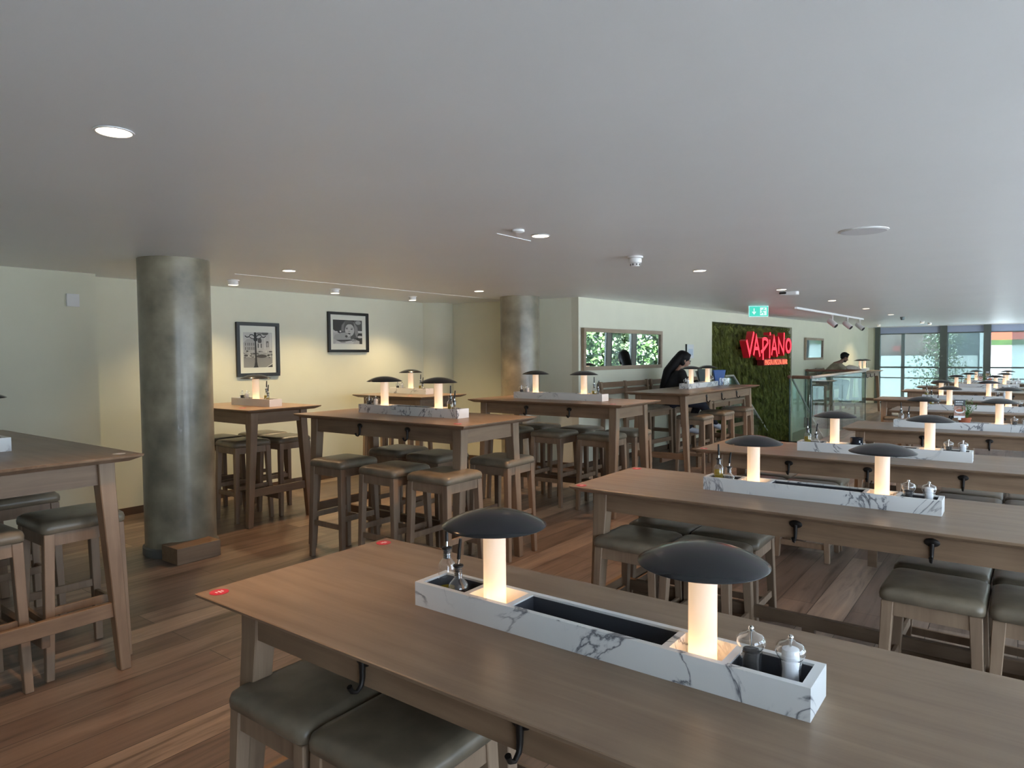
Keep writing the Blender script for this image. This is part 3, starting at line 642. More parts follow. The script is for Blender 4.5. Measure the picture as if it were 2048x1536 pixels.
for i in range(6):
    y = LOWV[i]; c = LOWC[i]; nm = lowname(i)
    pos = [(-.862, 'left end'), (-.467, 'second from left'), (.572, 'third from left'), (.965, 'right end')]
    rows = [(-.205, 'near side'), (.21, 'far side')]
    if i == 2: rows = [(.055, 'near side'), (.47, 'far side')]
    for dy, rn in rows:
        for k, (dx, pn) in enumerate(pos):
            if i == 0 and k > 1: continue
            if i == 4 and (k > 1 or dy > .1): continue
            if i == 5 and (k > 0 or dy > .1): continue
            put_low(c+dx, y+dy, LS+nm+', '+rn+', '+pn)
BS = 'bar stool, taupe leather, '
for x, y, l in [(-4.30, 3.49, 'near side of the middle bar table, left'), (-3.69, 3.46, 'near side of the middle bar table, centre'), (-3.20, 3.47, 'near side of the middle bar table, right'), (-4.38, 4.16, 'far side of the middle bar table, left'), (-3.88, 4.12, 'far side of the middle bar table, centre'), (-3.30, 4.25, 'far side of the middle bar table, right'),
                (-4.55, 6.02, 'near side of the bar table by far column, left'), (-3.975, 6.03, 'near side of the bar table by far column, centre'), (-3.42, 6.06, 'near side of the bar table by far column, right'), (-4.5, 6.50, 'far side of the bar table by far column, left'), (-3.93, 6.5, 'far side of the bar table by far column, centre'), (-3.37, 6.53, 'far side of the bar table by far column, right'),
                (-6.10, 3.72, 'front corner of the table behind the near column'), (-6.05, 4.15, 'right rear of the table behind the near column'), (-6.5, 4.2, 'left rear of the table behind the near column'), (-6.56, 3.72, 'left front of the table behind the near column'),
                (-3.965, 1.43, 'far side of the left edge bar table, right end'), (-3.91, .955, 'near side of the left edge bar table, right end'), (-4.8, 1.42, 'far side of the left edge bar table, left'),
                (-6.42, 5.85, 'near side of the back corner bar table, left'), (-5.95, 5.85, 'near side of the back corner bar table, right'),
                (-3.455, 8.6, "near end of the seated woman's bar table"), (-3.45, 9.38, "middle of the seated woman's bar table"), (-3.425, 10.17, "far end of the seated woman's bar table")]:
    put_bar(x, y, BS+l)
# wall benches with backs
def make_bench(L):
    t = thing('wall_bench', '', 'bench'); d = .42; z = .765
    MB().box(0, L, 0, d, z-.035, z).build('seat', M['oakx'], t, bevel=.004)
    MB().rrect([(z, L/2-.02, d/2-.03, .02), (z+.02, L/2-.012, d/2-.022, .02), (z+.028, L/2-.03, d/2-.04, .02)]).xform(Matrix.Translation((L/2, d/2+.01, 0))).build('seat_pad', M['leather'], t, smooth=50)
    n = 3
    for k in range(n):
        x = .02+(L-.09)*k/(n-1)
        MB().loft([[(x, -.03, 0), (x+.05, -.03, 0), (x+.05, .025, 0), (x, .025, 0)], [(x, -.0, z), (x+.05, -.0, z), (x+.05, .05, z), (x, .05, z)], [(x, -.035, 1.185), (x+.05, -.035, 1.185), (x+.05, .0, 1.185), (x, .0, 1.185)]]).build('back_post', M['oakz'], t, bevel=.003, seg=1)
        MB().loft([[(x, d-.03, 0), (x+.05, d-.03, 0), (x+.05, d+.015, 0), (x, d+.015, 0)], [(x, d-.06, z-.03), (x+.05, d-.06, z-.03), (x+.05, d-.005, z-.03), (x, d-.005, z-.03)]]).build('leg', M['oakz'], t, bevel=.003, seg=1)
    for zz in (1.10, 1.0): MB().box(.0, L, -.02+(1.0-zz)*.12, .005+(1.0-zz)*.12, zz, zz+.075).build('back_rail', M['oakx2'], t, bevel=.003)
    MB().box(.02, L-.02, d-.06, d-.035, z-.11, z-.035).build('front_rail', M['oakx2'], t)
    MB().box(.02, L-.02, d-.03, d+.0, .26, .32).build('foot_rail', M['oakx2'], t)
    for k in range(n):
        x = .035+(L-.09)*k/(n-1); MB().box(x, x+.02, .02, d-.02, .38, .42).build('side_rail', M['oaky'], t)
    return t
bn = Proto(lambda: make_bench(1.40)); RZ = math.atan2(WT.y, WT.x)
# local x along wall, local y out of the wall: mirror the wall frame
def put_bench(s, lab):
    o = bn.put((0, 0, 0), 0, lab, 'bench', 'high wall benches with slatted backs'); p = WM @ Vector((s+1.40, .06, 0)); o.location = p; o.rotation_euler = (0, 0, RZ+PI); return o
put_bench(.42, 'tall wooden bench with two-rail back against the wall under the long mirror'); put_bench(1.86, 'tall wooden bench with two-rail back on which the woman sits'); put_bench(9.64, 'tall wooden bench with back on which the man sits beyond the stairs')
put_bench(3.3, 'tall wooden bench with two-rail back right of the woman, by the moss wall')
# ---------------------------------------------------------------- marble trays, lamps, bottles, mills
TL, TW, TZ = 1.118, .136, .071
def make_tray(L, lampx, divs):
    t = thing('marble_tray', '', 'tray'); w = .016; hx, hy = L/2, TW/2
    b = MB(); b.box(-hx, hx, -hy, hy, 0, .010)
    b.box(-hx, hx, -hy, -hy+w, .010, TZ).box(-hx, hx, hy-w, hy, .010, TZ).box(-hx, -hx+.02, -hy+w, hy-w, .010, TZ).box(hx-.02, hx, -hy+w, hy-w, .010, TZ)
    for d in divs: b.box(d-.009, d+.009, -hy+w, hy-w, .010, TZ-.002)
    b.build('marble_body', M['marble'], t)
    xs = [-hx+.011]+list(divs)+[hx-.011]
    for a, c in zip(xs[:-1], xs[1:]):
        if any(a < lx < c for lx in lampx): continue
        lo, hi = a+.0095, c-.0095; g = -hy+w+.0005; l = MB()
        l.box(lo, hi, g, -g, .0102, .014).box(lo, hi, g, g+.002, .014, TZ-.006).box(lo, hi, -g-.002, -g, .014, TZ-.006).box(lo, lo+.002, g, -g, .014, TZ-.006).box(hi-.002, hi, g, -g, .014, TZ-.006)
        l.build('tray_liner', M['liner'], t)
    return t
tl = Proto(lambda: make_tray(TL, (-.307, .307), (-.372, -.218, .236, .378)))
ts = Proto(lambda: make_tray(.66, (0,), (-.085, .085)))
def make_lamp():
    t = thing('table_lamp', '', 'lamp'); R = .148; r = .0325
    MB().lathe([(.036, 0), (.036, .008), (.030, .010)], 28).build('lamp_foot', M['brass'], t, smooth=40)
    MB().lathe([(r, .009), (r, .262), (r-.003, .262), (r-.003, .009)], 32, cap0=False, cap1=False).build('glass_tube', M['tube'], t, smooth=40)
    prof = [(.004, .2985)]+[(R*k/10, .2985-.041*(k/10)**2.15) for k in range(1, 11)]+[(R+.0005, .2562), (R-.001, .2548), (R-.006, .2548)]+[(R*k/10, .2775-.0205*(k/10)**2.1) for k in (9, 8, 7, 6, 5, 4)]+[(.038, .2745), (.036, .262), (.004, .262)]
    MB().lathe(prof, 48).build('lamp_shade', M['cap'], t, smooth=50)
    add_point('lamp_bulb', (0, 0, .05), t, (1., .58, .27), LAMP_W, .018)
    return t
lp = Proto(make_lamp)
def make_bottle(kind):
    t = thing('oil_bottle', '', 'bottle')
    if kind[0] == 't': r, hb, hs, hn, rn = .0265, .098, .118, .148, .0125
    else: r, hb, hs, hn, rn = .031, .048, .075, .112, .0125
    prof = [(.003, .001), (r-.004, .0), (r, .004), (r, hb), (r*.86, hb+(hs-hb)*.5), (rn+.002, hs), (rn, hs+.004), (rn, hn-.006), (rn+.004, hn-.004), (rn+.004, hn)]
    MB().lathe(prof, 24, cap1=False).build('glass_body', M['glass'], t, smooth=50)
    fl = {'tf': .088, 'tl': .03, 'sr': .024, 'sb': .030}[kind]; mt = {'tf': 'oil', 'tl': 'oil', 'sr': 'chili', 'sb': 'vin'}[kind]
    MB().lathe([(.003, .004), (r-.003, .004), (r-.003, fl), (.003, fl)], 20).build('liquid', M[mt], t, smooth=40)
    b = MB()
    for k in range(5): b.lathe([(rn-.003, hn-.03+k*.006), (rn-.0004, hn-.028+k*.006), (rn-.003, hn-.0255+k*.006)], 16)
    b.lathe([(rn+.003, hn), (rn+.003, hn+.004), (.006, hn+.007)], 16); b.build('stopper', M['bk'], t, smooth=40)
    MB().tube([(0, 0, hn+.006), (.002, 0, hn+.026)], [.0042, .0032], 10).build('steel_spout', M['steel'], t, smooth=40)
    MB().tube([(.0015, 0, hn+.022), (.004, 0, hn+.05), (.008, 0, hn+.082)], [.0058, .0052, .0045], 10).build('spout_cap', M['bk'], t, smooth=40)
    return t
bp = {k: Proto(lambda k=k: make_bottle(k)) for k in ('tf', 'tl', 'sr', 'sb')}
def make_mill(kind):
    t = thing('spice_mill', '', 'mill')
    MB().lathe([(.004, .001), (.031, 0), (.032, .004), (.026, .022), (.0215, .042), (.0215, .058), (.0245, .074), (.025, .077)], 24, cap1=False).build('acrylic_body', M['glass'], t, smooth=60)
    MB().lathe([(.022, .078), (.0265, .083), (.031, .092), (.031, .102), (.024, .111), (.011, .116), (.008, .119)], 24).build('acrylic_head', M['glass'], t, smooth=60)
    top = .082 if kind == 'p' else .104
    MB().lathe([(.004, .006), (.020, .008), (.0175, .03), (.0165, .055), (.0185, .072), (.0175, top-.004), (.004, top)], 18).build('filling', M['pep' if kind == 'p' else 'salt'], t, smooth=40)
    MB().tube([(0, 0, .06), (0, 0, .122)], .0025).build('spindle', M['steel'], t, smooth=40)
    k = 1.2
    MB().sphere((0, 0, .104*k), .0065, 12).build('knob', M['steel'], t, smooth=60); return t
ml = {k: Proto(lambda k=k: make_mill(k)) for k in 'ps'}
def set_tray(cx, cy, h, rz, nm, flip=False, long=True, bottles=('tf', 'sr'), lamps=(1, 1), mills=True, bot=True):
    pr = tl if long else ts; c, s = math.cos(rz), math.sin(rz)
    P = lambda x, y: (cx+x*c-y*s, cy+x*s+y*c)
    pr.put((cx, cy, h), rz, ('long white veined marble tray on the ' if long else 'short white marble tray on the ')+nm, 'tray', 'white marble table trays')
    f = -1 if flip else 1
    if long:
        for sg, nn in ((-1, 'left'), (1, 'right')):
            x, y = P(sg*.307, 0); lp.put((x, y, h+.0102), 0, 'glowing table lamp with dark dome, '+nn+' lamp of the '+nm, 'lamp', 'mushroom table lamps')
        bx, mx = f*-.46, f*.46; db, dm = .042, .042
    else:
        x, y = P(0, 0); lp.put((x, y, h+.0102), 0, 'glowing table lamp with dark dome, only lamp of the '+nm, 'lamp', 'mushroom table lamps')
        bx, mx = f*-.20, f*.20; db, dm = .04, .04
    if bot:
        for k, (kd, dx, dy) in enumerate(((bottles[0], -db*f, .012), (bottles[1], db*f*.6, -.012))):
            if f < 0: dx = -dx*.9
            x, y = P(bx+dx, dy); bp[kd].put((x, y, h+.0142), rz+(.4 if k else 2.2), ('tall glass oil bottle with black pourer on the ' if kd[0] == 't' else 'short glass vinegar bottle with black pourer on the ')+nm, 'bottle', 'glass oil and vinegar bottles')
    if mills:
        for k, kd in enumerate('ps'):
            x, y = P(mx+(k*2-1)*dm, 0); ml[kd].put((x, y, h+.0142), .3, ('clear acrylic pepper mill with dark corns on the ' if kd == 'p' else 'clear acrylic salt mill with white salt on the ')+nm, 'mill', 'acrylic salt and pepper mills')
for i in range(9):
    set_tray(LOWT[i], LOWV[i], HL, 0, lowname(i), bottles=('tl', 'sb') if i == 0 else (('tf', 'sr') if i not in (3,) else ('tl', 'sr')))
set_tray(-3.966, 3.906, HH, 0, 'middle bar table', flip=True, bottles=('tf', 'sb'))
set_tray(-3.973, 6.121, HH, 0, 'bar table by the far column', flip=True, bottles=('tf', 'sb'))
set_tray(-4.52, 1.18, HH, 0, 'left edge bar table', mills=False, bot=False, long=False)
set_tray(-6.08, 3.86, HH, 0, 'bar table behind the near column', flip=True, long=False, bottles=('tf', 'sr'))
set_tray(-6.24, 6.15, HH, 0, 'back corner bar table', flip=True, long=False, bottles=('tf', 'sr'))
set_tray(-3.70, 9.37, HH, PI/2, "seated woman's bar table", flip=True, bottles=('tf', 'sr'))
set_tray(-3.36, 19.6, HH, PI/2, "leaning man's bar table", flip=True, bottles=('tf', 'sr'))
# ---------------------------------------------------------------- small things on tables
def make_glass():
    t = thing('tumbler', '', 'glass'); MB().lathe([(.003, .004), (.026, .002), (.028, .0), (.035, .115), (.0335, .115), (.0265, .008), (.003, .008)], 20, cap0=False, cap1=False).build('glass_wall', M['glass'], t, smooth=50)
    MB().lathe([(.004, .0005), (.0265, .0005), (.0265, .0075), (.004, .0075)], 20).build('glass_base', M['glass'], t, smooth=50); return t
gp = Proto(make_glass)
for k, (x, y) in enumerate(((-3.60, 9.97), (-3.52, 9.93), (-3.53, 10.02))):
    gp.put((x, y, HH), 0, 'clear drinking glass right of the marble tray on the woman\'s table, '+('back left', 'front', 'back right')[k]+' of three', 'glass', 'drinking glasses')
# black tin on third table
t = thing('black_tin', 'round black tin with white print in the third low table\'s tray', 'tin', (-.984, 5.55, HL+.0142))
MB().lathe([(.003, 0), (.042, 0), (.043, .003), (.043, .098), (.0445, .1), (.0445, .104), (.041, .104), (.041, .06), (.003, .06)], 28).build('tin_body', M['tin'], t, smooth=40)
b = MB()
for k, (a, z, hh) in enumerate(((-1.0, .07, .016), (-1.0, .045, .01), (-.7, .06, .006), (-.7, .05, .006), (-.7, .04, .006), (-.7, .03, .006))):
    n = 4
    for j in range(n):
        a0 = a+.22*j/n; a1 = a+.22*(j+1)/n; r = .0436; b.add([(r*math.cos(a0), r*math.sin(a0), z), (r*math.cos(a1), r*math.sin(a1), z), (r*math.cos(a1), r*math.sin(a1), z+hh), (r*math.cos(a0), r*math.sin(a0), z+hh)], [(0, 1, 2, 3)])
b.build('tin_print', M['paper'], t)
# potted herb + menu card on the fourth table
def make_pot():
    t = thing('potted_herb', '', 'plant')
    MB().lathe([(.004, .0), (.036, 0), (.052, .085), (.055, .087), (.055, .102), (.049, .102), (.046, .09), (.004, .09)], 28).build('pot', M['terra'], t, smooth=40)
    b = MB(); st = MB(); R = random.Random(5)
    for i in range(26):
        a = R.uniform(0, 2*PI); ln = R.uniform(.08, .2); lean = R.uniform(.02, .13); p1 = Vector((math.cos(a)*lean, math.sin(a)*lean, .09+ln))
        p0 = Vector((math.cos(a)*.02, math.sin(a)*.02, .088)); st.tube([p0, p0.lerp(p1, .5)+Vector((0, 0, .015)), p1], .0012, 4)
        for k in range(9):
            p = p0.lerp(p1, .3+.7*k/8); d = Vector((R.uniform(-1, 1), R.uniform(-1, 1), R.uniform(.1, .8))).normalized()*R.uniform(.012, .022); w = d.cross(Vector((R.uniform(-1, 1), R.uniform(-1, 1), R.uniform(-1, 1)))).normalized()*.005
            b.add([p, p+d*.5+w, p+d, p+d*.5-w], [(0, 1, 2, 3)])
    st.build('stem', M['leaf'], t); b.build('leaves', M['leaf'], t); return t
pot = Proto(make_pot)
pot.put((-.45, 7.84, HL+.0142), 0, 'herb in a terracotta pot in the fourth low table\'s tray', 'plant', 'potted herbs')
pot.put((-.70, 17.43, HL+.0142), 1., 'herb in a terracotta pot in the eighth low table\'s tray', 'plant', 'potted herbs')
pot.put((-.66, 19.79, HL+.0142), 2., 'herb in a terracotta pot in the farthest low table\'s tray', 'plant', 'potted herbs')
def make_card():
    t = thing('menu_card', '', 'menu card'); w = .047
    MB().box(-w, w, 0, .002, 0, .175).build('card', M['paper'], t)
    MB().box(-w, w, -.0006, 0, .115, .175).build('header', M['bk'], t)
    MB().box(-w, w, -.0006, 0, .02, .115).build('dish_photo', M['card'], t)
    b = MB(); R = random.Random(2)
    for row, z in enumerate((.15, .128)):
        x = -.034
        while x < .03:
            l = R.uniform(.006, .012); b.box(x, x+l, -.0012, -.0006, z, z+.011); x += l+.0035
    b.build('header_print', M['paper'], t)
    b = MB(); flat(b, ell(0, .066, .040, .022, 24), -.0009); b.build('bowl', M['paper'], t)
    b = MB(); flat(b, ell(0, .072, .033, .014, 24), -.0012); b.build('food', M['terra'], t)
    MB().box(-.012, .012, -.004, .006, -.02, .012).build('clip', M['white'], t); return t
card = Proto(make_card)
card.put((-.487, 7.772, HL+.115), math.radians(20), 'small menu card with dark header before the herb on the fourth low table', 'menu card', 'small menu cards')
card.put((-.73, 17.36, HL+.115), math.radians(30), 'small menu card before the herb on the eighth low table', 'menu card', 'small menu cards')
card.put((-.69, 19.72, HL+.115), math.radians(30), 'small menu card before the herb on the farthest low table', 'menu card', 'small menu cards')
t = thing('cutlery_holder', 'small black holder of clear cutlery left of the herb on fourth table', 'cutlery holder', (-.60, 7.84, HL+.0142))
MB().lathe([(.003, 0), (.03, 0), (.034, .075), (.031, .075), (.028, .01), (.003, .01)], 20).build('cup', M['bk'], t, smooth=40)
for k in range(6):
    a = k*1.05; MB().tube([(0, 0, .02), (.05*math.cos(a), .03*math.sin(a), .13)], .003, 6).build('cutlery', M['glass'], t)
# things by the woman: blue cup-shaped bag, dark folder, white paper
t = thing('blue_bag', 'blue flared bag standing behind the second lamp on the woman\'s table', 'bag', (-3.72, 10.18, HH), math.radians(37))
MB().loft([[(-.055, -.04, 0), (.055, -.04, 0), (.055, .04, 0), (-.055, .04, 0)], [(-.095, -.045, .23), (.10, -.045, .23), (.10, .045, .23), (-.095, .045, .23)]]).build('bag_body', M['blue'], t, bevel=.01)
t = thing('folder', 'dark green folder standing open before the woman', 'folder', (-3.84, 9.92, HH), math.radians(75))
MB().box(-.10, .10, -.006, .006, 0, .25, T=Matrix.Rotation(math.radians(-12), 4, 'X')).build('cover', M['slate'], t, bevel=.003)
MB().box(-.095, .095, .008, .014, 0, .24, T=Matrix.Rotation(math.radians(-22), 4, 'X')).build('page', M['paper'], t)
lb = thing('linen_bag', 'pale slouched cloth bag on the leaning man\'s table', 'bag', (-3.52, 18.98, HH), .3)
MB().sphere((0, 0, .075), .1, 20, sc=(1.9, .8, .78)).sphere((.13, 0, .05), .08, 16, sc=(1.4, .9, .65)).build('bag_body', M['bag'], lb, smooth=60)
MB().tube([(-.12, -.06, .12), (-.05, -.09, .165), (.05, -.08, .15)], .006).build('strap', M['bag'], lb, smooth=60)
# ---------------------------------------------------------------- stairs and balustrades
b = MB()
for k in range(12):
    b.box(-4.55, -3.33, 12.75+k*.28, 12.75+(k+1)*.28, -.17*(k+1)-.3, -.17*(k+1)+.0)
st = b.build('staircase', M['tile']); struct(st)
struct(MB().box(-7, 2, 11, 20, -2.7, -2.6).build('floor_lower', M['dark']))
struct(MB().box(-5.3, -2.95, 12.45, 12.7, -2.6, -.0).build('wall_stair_front', M['paint'])); struct(MB().box(-2.95, -2.9, 12.7, 17.6, -2.6, -.25).build('wall_stair_side', M['paint'])); struct(MB().box(-5.3, -2.9, 17.6, 17.65, -2.6, -.25).build('wall_stair_end', M['paint']))
def pane(t, p0, p1, za0, za1, zb0, zb1, th=.008):
    p0 = Vector(p0); p1 = Vector(p1); d = (p1-p0).normalized(); n = Vector((-d.y, d.x))*th
    q = [p0-n, p1-n, p1+n, p0+n]
    MB().hexa([(q[0].x, q[0].y, za0), (q[1].x, q[1].y, za1), (q[2].x, q[2].y, za1), (q[3].x, q[3].y, za0)], [(q[0].x, q[0].y, zb0), (q[1].x, q[1].y, zb1), (q[2].x, q[2].y, zb1), (q[3].x, q[3].y, zb0)]).build('glass_panel', M['gpane'], t)
def edge(t, p, z0, z1, r=.012): MB().tube([(p[0], p[1], z0), (p[0], p[1], z1)], r, 8).build('edge_post', M['gedge'], t)
t = thing('glass_balustrade', 'long glass balustrade with pale handrail along the stair opening', 'balustrade', group='glass stair balustrades')
for k in range(4): pane(t, (-2.95, 12.55+k*1.262), (-2.95, 12.55+k*1.262+1.23), .0, .0, 1.13, 1.13)
MB().tube([(-2.95, 12.55, 1.15), (-2.95, 17.6, 1.15)], .028, 12).build('handrail', M['railg'], t, smooth=60)
edge(t, (-2.95, 12.54), 0, 1.13, .016); edge(t, (-2.95, 17.6), 0, 1.13)
t = thing('glass_balustrade', 'short glass balustrade end with red-brown handrail at the stair head', 'balustrade', group='glass stair balustrades')
pane(t, (-3.30, 12.62), (-2.97, 12.55), 0, 0, 1.13, 1.13); MB().tube([(-3.28, 12.62, 1.15), (-2.95, 12.545, 1.15)], .03, 12).build('handrail', M['rail'], t, smooth=60); edge(t, (-3.325, 12.63), 0, 1.16, .014)
MB().sphere((-3.335, 12.63, 1.15), .034, 14).build('end_cap', M['rail'], t, smooth=60)
t = thing('glass_balustrade', 'far glass balustrade with dark red handrail before the man', 'balustrade', group='glass stair balustrades')
for k in range(2): pane(t, (-4.24+k*.645, 17.6), (-3.62+k*.645, 17.6), 0, 0, 1.13, 1.13)
MB().tube([(-4.27, 17.6, 1.15), (-2.95, 17.6, 1.15)], .028, 12).build('handrail', M['rail'], t, smooth=60); edge(t, (-4.26, 17.6), 0, 1.13)
t = thing('glass_balustrade', 'sloping glass stair balustrade beside the red-brown rail end', 'balustrade', group='glass stair balustrades')
MB().tube([(-3.3, 12.7, 1.12), (-3.3, 15.9, -.66)], .02, 10).build('handrail', M['railg'], t, smooth=60); pane(t, (-3.3, 12.72), (-3.3, 15.9), 0.0, -2.0, 1.1, -.68)
t = thing('glass_balustrade', 'sloping glass stair balustrade with pale rail in front of the moss wall', 'balustrade', group='glass stair balustrades')
MB().tube([(-4.52, 12.7, 1.15), (-4.50, 13.1, 1.15), (-4.50, 16.0, -.53)], .022, 10).build('handrail', M['railg'], t, smooth=60); pane(t, (-4.5, 13.1), (-4.5, 16.0), -.35, -2.1, 1.12, -.56); pane(t, (-4.5, 12.7), (-4.5, 13.1), 0, -.2, 1.12, 1.12)
# ---------------------------------------------------------------- far glazing
k = 1
posts = [(-3.72, -3.58), (-2.01, -1.83), (-.945, -.77), (.6, .78), (1.95, 2.15)]
b = MB()
for i, (a, c) in enumerate(posts):
    MBx = MB().box(a, c, VF-.11, VF+.1, 0, CZ-.02); o = struct(MBx.build('trim_%d' % (10+i), M['frame'] if True else None))
for i in range(4):
    a, c = posts[i][1], posts[i+1][0]
    w = struct(MB().box(a, c, VF-.03, VF+.03, 2.12, 2.15).box(a, c, VF-.03, VF+.03, .78, .81).box(a, c, VF-.03, VF+.03, 0, .05).build('window_%d' % (i+1), M['frame']))
    MB().box(a, c, VF-.02, VF+.02, 2.15, 2.34).build('spandrel', M['spand'], w)
    mat = M['wpane']
    if i == 2:
        MB().box(a+.0, a+.48, VF-.004, VF+.004, .81, 2.12).build('window_pane', M['wclear'], w); MB().box(a+.48, c, VF-.004, VF+.004, .81, 2.12).build('window_pane', mat, w)
    else: MB().box(a, c, VF-.004, VF+.004, .81, 2.12).build('window_pane', mat, w)
    MB().box(a, c, VF-.004, VF+.004, .05, .78).build('window_pane', mat, w)
    if i == 0: MB().box(-3.01, -2.92, VF-.04, VF+.04, 0, 2.12).build('mullion', M['frame2'], w)
    if i == 1: MB().box(-1.83, -1.80, VF-.04, VF+.04, 0, 2.12).build('mullion', M['frame2'], w)
    MB().box(a, c, VF-.35, VF-.31, 1.10, 1.145).build('guard_rail', M['frame'], w)
struct(MB().box(-4.2, -3.715, VF-.06, VF+.1, 0, CZ).build('wall_far', M['paint']))
struct(MB().box(-4.2, 2.3, VF-.1, VF+.1, 2.34, CZ+.0).build('trim_20', M['white']))
# right-hand glazing with concrete piers
vs = [(-2.5, .9), (.8, .45), (4.1, .42), (7.4, .42), (10.7, .42), (13.9, .42), (16.5, .25), (18.3, .22), (19.7, .22), (21.45, .22), (23.5, .25)]  # first pier, out of view, widened to cut daylight on the left wall
for i, (v, wv) in enumerate(vs):
    struct(MB().box(UR-(.15 if i < 6 else .02), UR+(.2 if i < 6 else .08), v, v+wv, 0, CZ).build('column_window_%d' % (i+1), M['pillar']))
    if i < len(vs)-1:
        a, c = v+wv, vs[i+1][0]
        w = struct(MB().box(UR-.02, UR+.04, a, c, 0, .06).box(UR-.02, UR+.04, a, c, CZ-.05, CZ).box(UR-.02, UR+.04, a, a+.05, .06, CZ-.05).box(UR-.02, UR+.04, c-.05, c, .06, CZ-.05).build('window_%d' % (i+11), M['frame']))
        MB().box(UR+.006, UR+.012, a+.05, c-.05, .06, CZ-.05).build('window_pane', M['wclear'], w)
# ---------------------------------------------------------------- outside
struct(MB().box(-30, 60, -30, 80, -4.2, -4.0).build('ground_outside', M['pave']))
struct(MB().box(2.45, 7.6, -16, 34, -.35, -.12).build('floor_bounce_slab', M['pave']))  # unseen sunlit slab, added to bounce light up onto the ceiling
def facade(name, x0, x1, y, z0, z1, mat, label, bands, wins):
    t = thing(name, label, 'building', group='buildings across the street')
    MB().box(x0, x1, y, y+6, z0, z1).build('wall', mat, t)
    for (a, c, e, f, m, nm) in bands: MB().box(a, c, y-.25, y, e, f).build(nm, M[m], t)
    for (a, c, e, f) in wins:
        w = MB().box(a, c, y-.06, y, e, f).build('window', M['paper'], t); MB().box(a+.08, c-.08, y-.08, y-.06, e+.08, f-.08).build('pane', M['shopg'], w)
facade('brick_building', -9.2, -3.35, 38, -4, 9, M['brick'], 'brown brick building across the street behind the left far window', [(-9.2, -3.4, -4, 1.41, 'shopw', 'shopfront'), (-5.15, -4.85, 1.64, 1.88, 'brickred', 'shop_sign')], [(-5.6, -4.4, 3.2, 5.), (-7.8, -6.8, 3., 5)])
facade('glass_building', -3.3, -1.75, 40, -4, 9, M['shopg'], 'grey-green glazed building across the street behind the second far window', [(-3.3, -1.8, -4, 1.4, 'shopw', 'shopfront')], [])
facade('orange_shop', -1.7, 5, 39, -4, 7, M['shopw'], 'white shop with orange fascia seen through the right far window', [(-1.45, 5, 2.12, 2.47, 'orange', 'fascia'), (-1.45, 5, 1.87, 2.12, 'tleaf', 'planter')], [(-1.55, -1.25, 1.2, 2.9)])
def tree(x, y, h, r, label, mat, seed, n=2600, leaf=.22, zc=None):
    R = random.Random(seed); t = thing('tree', label, 'tree', (x, y, -4), group='trees outside')
    MB().tube([(0, 0, 0), (.1, .05, h*.35), (0, .1, h*.7)], [.22, .16, .08], 10).build('trunk', M['trunk'], t, smooth=60)
    b = MB()
    cl = [(Vector((R.gauss(0, r*.5), R.gauss(0, r*.5), h*R.uniform(.3, .98))), R.uniform(.5, 1.1)) for _ in range(42)]
    for i in range(n):
        c, cr = R.choice(cl); p = c+Vector((R.gauss(0, 1), R.gauss(0, 1), R.gauss(0, 1))).normalized()*cr*R.uniform(.55, 1.)
        d = Vector((R.uniform(-1, 1), R.uniform(-1, 1), R.uniform(-1, 1))).normalized()*leaf*R.uniform(.6, 1.2); w = d.orthogonal().normalized()*leaf*.4
        b.add([p-d*.5, p+w, p+d*.5, p-w], [(0, 1, 2, 3)])
    b.build('crown', mat, t); return t
tree(-2.9, 34, 7.0, .55, 'leafy street tree seen through the middle far window', M['tleaf2'], 1, 2600, .10)
NT = ['first', 'second', 'third', 'fourth', 'fifth', 'sixth', 'seventh', 'eighth', 'ninth']
for k, (x, y) in enumerate(((9.8, 15), (10.2, 19.5), (9.6, 23.5), (10.4, 26.3), (9.6, 29.0), (10.5, 31.8), (9.7, 34.6), (10.4, 37.6), (9.8, 41))):
    tree(x, y, 8.5, 1.7, NT[k]+' leafy green tree in the row outside the right windows, seen in the mirror', M['tleaf' if k % 2 else 'tleaf2'], 20+k, 6500 if k > 1 else 3000, .30)
# ---------------------------------------------------------------- people
def organic(name, segs, ells, vox, mats, parent=None, smooth=6, paint=None):
    b = MB()
    for p0, p1, r0, r1 in segs:
        p0, p1 = Vector(p0), Vector(p1); n = 5
        b.tube([p0.lerp(p1, i/n) for i in range(n+1)], [r0+(r1-r0)*i/n for i in range(n+1)], 14)
        b.sphere(p0, r0*1.0, 14); b.sphere(p1, r1*1.0, 14)
    for c, r, sc in ells: b.sphere(c, r, 22, sc=sc)
    me = b.mesh(name+'_raw', M['skin1']); o = bpy.data.objects.new('tmp', me); COL.objects.link(o)
    md = o.modifiers.new('r', 'REMESH'); md.mode = 'VOXEL'; md.voxel_size = vox
    ms = o.modifiers.new('s', 'SMOOTH'); ms.iterations = smooth; ms.factor = .5
    dg = bpy.context.evaluated_depsgraph_get(); dg.update()
    m2 = bpy.data.meshes.new_from_object(o.evaluated_get(dg)); m2.name = name
    bpy.data.objects.remove(o); bpy.data.meshes.remove(me)
    m2.materials.clear()
    for m in mats: m2.materials.append(m)
    m2.polygons.foreach_set('use_smooth', [True]*len(m2.polygons))
    if paint:
        for p in m2.polygons: p.material_index = paint(p.center)
    ob = bpy.data.objects.new(name, m2); COL.objects.link(ob)
    if parent: ob.parent = parent
    return ob
